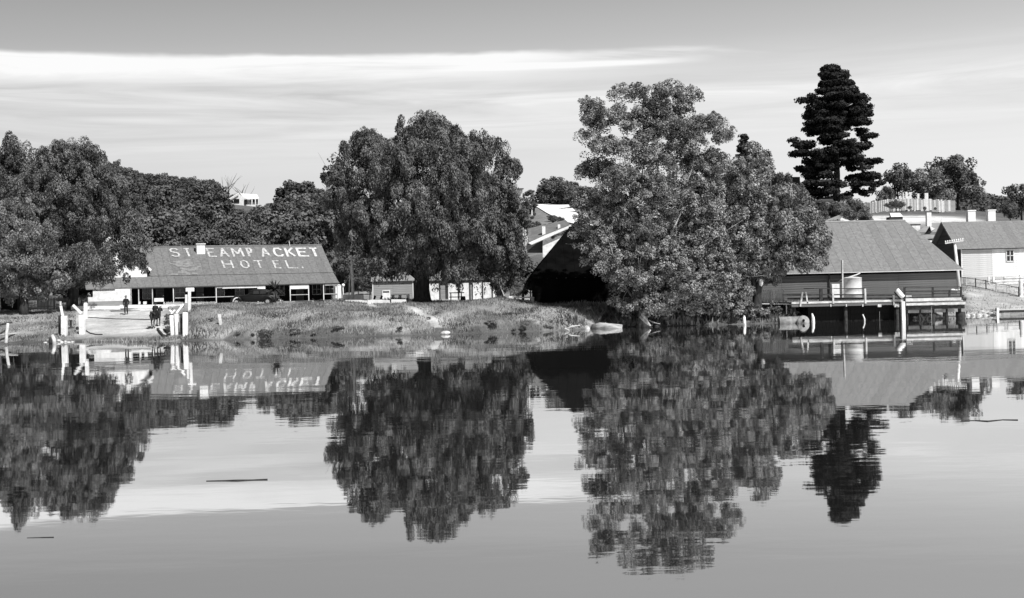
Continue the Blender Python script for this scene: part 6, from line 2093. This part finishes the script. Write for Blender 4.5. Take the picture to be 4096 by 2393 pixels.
# ------------------------------------------------------------------ car and palm in front of the veranda
cx0 = W(928, 1215, 126).x
cx1 = W(1118, 1215, 126).x
CL = cx1 - cx0
cz = gz((cx0 + cx1) / 2, 126)
car = thing('parked_car', ((cx0 + cx1) / 2, 126, cz), 'dark rounded saloon car parked before the hotel veranda', 'car')
S_ = CL / 4.9


def cp(x, y, z):
    return (cx0 + x * S_, 126 + y, cz + z)


def loft(sections, n=10):
    """sections: (x, halfwidth, z0, z1) along the car"""
    mb = MB()
    vs_, fs = [], []
    for x, hw, z0, z1 in sections:
        for k in range(n * 2):
            a = PI * 2 * k / (n * 2)
            cy_, sz_ = math.cos(a), math.sin(a)
            e = 0.45
            yy = hw * math.copysign(abs(cy_) ** e, cy_)
            zz = (z0 + z1) / 2 + (z1 - z0) / 2 * math.copysign(abs(sz_) ** e, sz_)
            vs_.append(cp(x, yy, zz))
    m_ = n * 2
    for i in range(len(sections) - 1):
        for k in range(m_):
            fs.append((i * m_ + k, i * m_ + (k + 1) % m_, (i + 1) * m_ + (k + 1) % m_, (i + 1) * m_ + k))
    fs.append(tuple(range(m_)))
    fs.append(tuple((len(sections) - 1) * m_ + k for k in range(m_ - 1, -1, -1)))
    return mb.add(vs_, fs)


loft([(.25, .35, .55, .85), (.5, .45, .45, 1.0), (1.6, .6, .4, 1.08), (2.0, .75, .38, 1.12), (4.0, .78, .38, 1.1), (4.7, .6, .4, .95), (4.88, .4, .5, .75)]).build('body', M['car'], car, True)
cab = loft([(1.75, .6, 1.0, 1.1), (2.05, .62, 1.0, 1.52), (2.5, .64, 1.0, 1.64), (3.4, .64, 1.0, 1.62), (4.0, .6, 1.0, 1.42), (4.5, .5, .9, 1.05)]).build('cabin', M['car'], car, True)
for x in (2.35, 3.05):
    MB().slab([cp(x, -.665, 1.14), cp(x + .6, -.665, 1.14), cp(x + .56, -.65, 1.46), cp(x + .04, -.65, 1.46)], .02).build('side_window', M['glass'], car)
for x0_, nm in ((.55, 'front_mudguard'), (3.75, 'rear_mudguard')):
    for sd in (-1, 1):
        pts_ = [cp(x0_ - .42 + .5 + .52 * math.cos(a) , sd * .78, .34 + .50 * math.sin(a)) for a in np.linspace(PI * 1.02, -.1, 9)]
        MB().tube(pts_, [.08, .12, .14, .15, .15, .15, .13, .1, .06], 8).build(nm, M['car'], car, True)
for x0_ in (.63, 3.83):
    for sd in (-1, 1):
        wc = cp(x0_, sd * .74, .36)
        wo = MB().lathe(wc, [(.2, -.09), (.34, -.08), (.36, 0), (.34, .08), (.2, .09)], 20, 'Y').build('wheel', M['tyre'], car, True)
        MB().lathe(wc, [(.19, -.1), (.18, .1)], 16, 'Y').build('rim', M['weather'], wo)
for sd in (-1, 1):
    MB().lathe(cp(.42, sd * .5, .86), [(.03, .12), (.1, .08), (.13, -.05)], 12, 'X').build('headlight', M['chrome'], car, True)
MB().beam(cp(.12, -.7, .5), cp(.12, .7, .5), .08, .12).build('bumper', M['chrome'], car)
MB().beam(cp(4.95, -.6, .5), cp(4.95, .6, .5), .08, .12).build('bumper', M['chrome'], car)
pts_ = [cp(.35 + .42 - .46 * math.cos(a), -.93, .30 + .50 * math.sin(a)) for a in np.linspace(0.1, PI * .55, 7)]
MB().tube(pts_, [.05, .06, .065, .07, .06, .05, .03], 7).build('mudguard_highlight', M['white'], car, True)  # white strip painting the sun's highlight on the front mudguard

q = W(1100, 1205, 121.5)
pb = Vector((q.x, q.y, gz(q.x, q.y)))
palm = thing('cordyline', pb, 'spiky leaved garden palm in front of the veranda', 'palm')
MB().tube([pb, pb + Vector((.05, 0, .9)), pb + Vector((0, 0, 1.45))], [.12, .1, .08], 8).build('trunk', M['bark'], palm, True)
rg = np.random.default_rng(4)
fr_m = [M['leaf_feather'], M['leaf_dark'], M['leaf_mid']]
for i in range(54):
    a = rg.uniform(0, 2 * PI)
    elv = rg.uniform(-.25, 1.25)
    L = rg.uniform(.8, 1.5)
    c0 = pb + Vector((0, 0, 1.4))
    d = Vector((math.cos(a) * math.cos(elv), math.sin(a) * math.cos(elv), math.sin(elv)))
    sd = d.cross(Vector((0, 0, 1))).normalized()
    P = [c0 + d * L * f + Vector((0, 0, -.55 * f * f * L * max(0, math.cos(elv)))) for f in (0, .35, .7, 1)]
    ww = (.05, .10, .07, .005)
    mb = MB()
    vs_ = []
    for p_, w_ in zip(P, ww):
        vs_ += [p_ - sd * w_, p_ + sd * w_]
    mb.add(vs_, [(0, 1, 3, 2), (2, 3, 5, 4), (4, 5, 7, 6)])
    mb.build('frond', fr_m[i % 3], palm)

# ------------------------------------------------------------------ person, horse and rider (skinned figures)
def skin(name, verts, edges, rad, m, parent, root=0, sub=1):
    o0 = ORG[parent.name]
    me = bpy.data.meshes.new(name)
    me.from_pydata([tuple(v) for v in verts], edges, [])
    o = bpy.data.objects.new(name, me)
    COL.objects.link(o)
    o.parent = parent
    md = o.modifiers.new('skin', 'SKIN')
    md.use_smooth_shade = True
    if not me.skin_vertices:
        me.skin_vertices.new(name='')
    for i, r in enumerate(rad):
        sv = me.skin_vertices[0].data[i]
        sv.radius = (r, r) if not isinstance(r, tuple) else r
        sv.use_root = (i == root)
    sd = o.modifiers.new('subdivision', 'SUBSURF')
    sd.levels = sd.render_levels = sub
    me.materials.append(m)
    ORG[o.name] = o0
    return o


def person(T, s, pose, coat='coat', trouser='trouser', hat='hat'):
    """pose: joint dict in local metres, figure facing -y"""
    J = pose
    V = [J['hip'], J['waist'], J['chest'], J['neck'], J['head'], J['headt'], J['shl'], J['ell'], J['wrl'], J['hal'], J['shr'], J['elr'], J['wrr'], J['har'],
         J['hipl'], J['knl'], J['anl'], J['tol'], J['hipr'], J['knr'], J['anr'], J['tor']]
    E = [(0, 1), (1, 2), (2, 3), (3, 4), (4, 5), (2, 6), (6, 7), (7, 8), (8, 9), (2, 10), (10, 11), (11, 12), (12, 13), (0, 14), (14, 15), (15, 16), (16, 17), (0, 18), (18, 19), (19, 20), (20, 21)]
    R = [.13, .12, .14, .055, .092, .075, .062, .045, .032, .035, .062, .045, .032, .035, .085, .06, .042, .04, .085, .06, .042, .04]
    body = skin('body', V, E, R, M['skin'], T)
    # coat
    Vc = [J['hem'], J['hip'], J['waist'], J['chest'], J['neckb'], J['shl'], J['ell'], J['wrl'], J['shr'], J['elr'], J['wrr']]
    Ec = [(0, 1), (1, 2), (2, 3), (3, 4), (3, 5), (5, 6), (6, 7), (3, 8), (8, 9), (9, 10)]
    Rc = [.19, .175, .165, .185, .08, .085, .068, .052, .085, .068, .052]
    skin('coat', Vc, Ec, Rc, M[coat], T, root=1)
    Vt = [J['hip'], J['hipl'], J['knl'], J['anl'], J['hipr'], J['knr'], J['anr']]
    Et = [(0, 1), (1, 2), (2, 3), (0, 4), (4, 5), (5, 6)]
    skin('trousers', Vt, Et, [.16, .105, .08, .062, .105, .08, .062], M[trouser], T)
    for k_, a in (('l', 'anl'), ('r', 'anr')):
        A, B = Vector(J['an' + k_]), Vector(J['to' + k_])
        o0 = ORG[T.name]
        MB().tube([A + o0 + Vector((0, .03, 0)), A + o0 + Vector((0, -.02, -.04)), B + o0], [.055, .058, .045], 8).build('shoe', M['leather'], T, True)
    h = Vector(J['head'])
    o0 = ORG[T.name]
    for dx in (-.033, .033):
        MB().lathe(h + o0 + Vector((dx, -.088, .02)), [(.004, -.008), (.011, 0), (.004, .008)], 8).build('eye', M['dark'], body, True)
    MB().add([h + o0 + Vector(v) for v in ((-.014, -.085, -.02), (.014, -.085, -.02), (0, -.118, -.02), (0, -.085, .03))], [(0, 1, 2), (1, 3, 2), (3, 0, 2), (0, 3, 1)]).build('nose', M['skin'], body)
    MB().box(h + o0 + Vector((0, -.088, -.05)), (.045, .012, .008)).build('mouth', M['leather'], body)
    for dx in (-.092, .092):
        MB().lathe(h + o0 + Vector((dx, 0, 0)), [(.004, -.012), (.028, 0), (.004, .012)], 8, 'X').build('ear', M['skin'], body, True)
    hp = h + o0 + Vector((0, 0, .07))
    MB().lathe(hp, [(.17, -.012), (.175, .0), (.11, .012), (.108, .06), (.10, .11), (.04, .125)], 18).build('hat', M[hat], T, True)
    # fingers
    for k_ in ('l', 'r'):
        hd = Vector(J['ha' + k_]) + o0
        wr = Vector(J['wr' + k_]) + o0
        d = (hd - wr).normalized()
        for i in range(4):
            off = Vector((0, (i - 1.5) * .02, 0))
            MB().tube([hd + off, hd + off + d * .04, hd + off + d * (.07 + .008 * (1 - abs(i - 1.5))) + Vector((0, -.015, 0))], [.01, .009, .007], 6).build('finger', M['skin'], body, True)
        MB().tube([hd + Vector((0, -.03, .0)), hd + Vector((0, -.055, 0)) + d * .03, hd + Vector((0, -.05, 0)) + d * .055], [.011, .01, .008], 6).build('thumb', M['skin'], body, True)
    return T


mp_ = G(505, 1259)
man = thing('person', mp_, 'man in dark coat and brimmed hat walking on the landing', 'person')
sc_ = 1.0
POSE = dict(hip=(0, 0, .93), waist=(0, 0, 1.12), chest=(0, 0, 1.36), neck=(0, 0, 1.50), neckb=(0, 0, 1.49), head=(0, -.01, 1.62), headt=(0, 0, 1.70),
            shl=(-.19, 0, 1.42), ell=(-.27, .03, 1.14), wrl=(-.22, -.08, .92), hal=(-.21, -.10, .84),
            shr=(.19, 0, 1.42), elr=(.27, .03, 1.14), wrr=(.23, -.06, .92), har=(.22, -.08, .84),
            hipl=(-.09, 0, .88), knl=(-.10, -.10, .48), anl=(-.10, -.02, .09), tol=(-.11, -.17, .035),
            hipr=(.09, 0, .88), knr=(.08, .06, .48), anr=(.06, .20, .12), tor=(.05, .06, .04), hem=(0, .01, .74))
person(man, 1.0, POSE)

# horse, built facing -y locally, then turned
hp_ = G(623, 1311)
horse = thing('horse', hp_, 'dark horse seen from behind with white hind socks', 'horse')
ORG[horse.name] = Vector((0, 0, 0))


def hv(l):
    return [Vector(v) for v in l]


bodyV = hv([(0, .55, 1.18), (0, .25, 1.13), (0, -.15, 1.10), (0, -.55, 1.15), (0, -.80, 1.32), (0, -1.05, 1.60), (0, -1.18, 1.72), (0, -1.34, 1.60), (0, -1.50, 1.42),
            (-.15, .62, 1.05), (-.16, .50, .80), (-.15, .72, .52), (-.15, .68, .22), (-.15, .64, .05),
            (.15, .62, 1.05), (.16, .42, .80), (.15, .56, .52), (.15, .48, .22), (.15, .42, .05),
            (-.14, -.55, .92), (-.14, -.58, .60), (-.14, -.56, .30), (-.14, -.60, .05),
            (.14, -.55, .92), (.14, -.66, .62), (.14, -.60, .32), (.14, -.66, .05)])
bodyE = [(0, 1), (1, 2), (2, 3), (3, 4), (4, 5), (5, 6), (6, 7), (7, 8), (0, 9), (9, 10), (10, 11), (11, 12), (12, 13), (0, 14), (14, 15), (15, 16), (16, 17), (17, 18),
         (3, 19), (19, 20), (20, 21), (21, 22), (3, 23), (23, 24), (24, 25), (25, 26)]
bodyR = [.27, .29, .29, .27, .19, .13, .11, .10, .07, .17, .12, .065, .05, .06, .17, .12, .065, .05, .06, .11, .065, .045, .055, .11, .065, .045, .055]
hb = skin('body', bodyV, bodyE, bodyR, M['horse'], horse, root=1)
MB().tube([(0, .80, 1.28), (0, .92, 1.15), (0, .95, .85), (0, .90, .50)], [.05, .08, .10, .03], 9).build('tail', M['horse'], horse, True)
MB().tube([(0, -.72, 1.52), (0, -.95, 1.74), (0, -1.1, 1.86)], [.04, .06, .04], 7).build('mane', M['horse'], horse, True)
for dx in (-.06, .06):
    MB().tube([(dx, -1.15, 1.80), (dx * 1.2, -1.14, 1.93)], [.035, .008], 6).build('ear', M['horse'], horse, True)
for x, y in ((-.15, .66), (.15, .46)):
    MB().tube([(x, y, .30), (x, y - .03, .06)], [.062, .068], 8).build('sock', M['sock'], horse, True)
for x, y in ((-.15, .63), (.15, .41), (-.14, -.61), (.14, -.67)):
    MB().tube([(x, y, .07), (x, y - .03, 0.0)], [.06, .075], 8).build('hoof', M['leather'], horse, True)
MB().slab([(-.28, -.25, 1.40), (.28, -.25, 1.40), (.26, .2, 1.40), (-.26, .2, 1.40)], .06).build('saddle', M['leather'], horse, bevel=.03)
for x in (-.33, .33):
    MB().tube([(x, -.05, 1.32), (x, -.08, .82)], .02, 6).build('stirrup_leather', M['leather'], horse)
horse.rotation_euler = (0, 0, PI - .13)
horse.scale = (.93, .93, .93)
ORG[horse.name] = hp_

rider = thing('person', hp_, 'rider in dark coat and hat seen from behind on the horse', 'person')
ORG[rider.name] = Vector((0, 0, 0))
RP = dict(hip=(0, 0, 1.42), waist=(0, 0, 1.60), chest=(0, -.02, 1.82), neck=(0, -.02, 1.96), neckb=(0, -.02, 1.95), head=(0, -.04, 2.07), headt=(0, -.03, 2.15),
          shl=(-.19, -.02, 1.88), ell=(-.27, -.02, 1.62), wrl=(-.13, -.28, 1.55), hal=(-.09, -.34, 1.55),
          shr=(.19, -.02, 1.88), elr=(.27, -.02, 1.62), wrr=(.13, -.28, 1.55), har=(.09, -.34, 1.55),
          hipl=(-.14, -.04, 1.40), knl=(-.34, -.28, 1.12), anl=(-.33, -.10, .78), tol=(-.34, -.24, .74),
          hipr=(.14, -.04, 1.40), knr=(.34, -.28, 1.12), anr=(.33, -.10, .78), tor=(.34, -.24, .74), hem=(0, .06, 1.36))
person(rider, 1.0, RP, hat='coat')
rider.rotation_euler = (0, 0, PI - .13)
rider.scale = (.93, .93, .93)

# ------------------------------------------------------------------ floating twigs
for pts_, D_, lb in [([(825, 1925), (880, 1924), (950, 1923), (1010, 1921), (1070, 1919)], 0, 'long thin twig floating in the lower left water'),
                     ([(3845, 1684), (3900, 1683), (3950, 1686), (4010, 1680), (4072, 1681)], 0, 'long dark twig floating at the right of the river'),
                     ([(108, 2152), (150, 2151), (215, 2150)], 0, 'small faint twig floating at the lower left')]:
    P = []
    for i, (px, py) in enumerate(pts_):
        x, y = water_pt(px, py)
        P.append((x, y, .006))
    r0 = .016 if 'small' not in lb else .007
    o = MB().tube(P, [r0 * .5] + [r0 * (1.3 if i % 2 else .7) for i in range(len(P) - 2)] + [r0 * 1.1], 6).build('floating_twig', M['timber_dark'], None, base=P[0])
    tag(o, lb, 'twig')
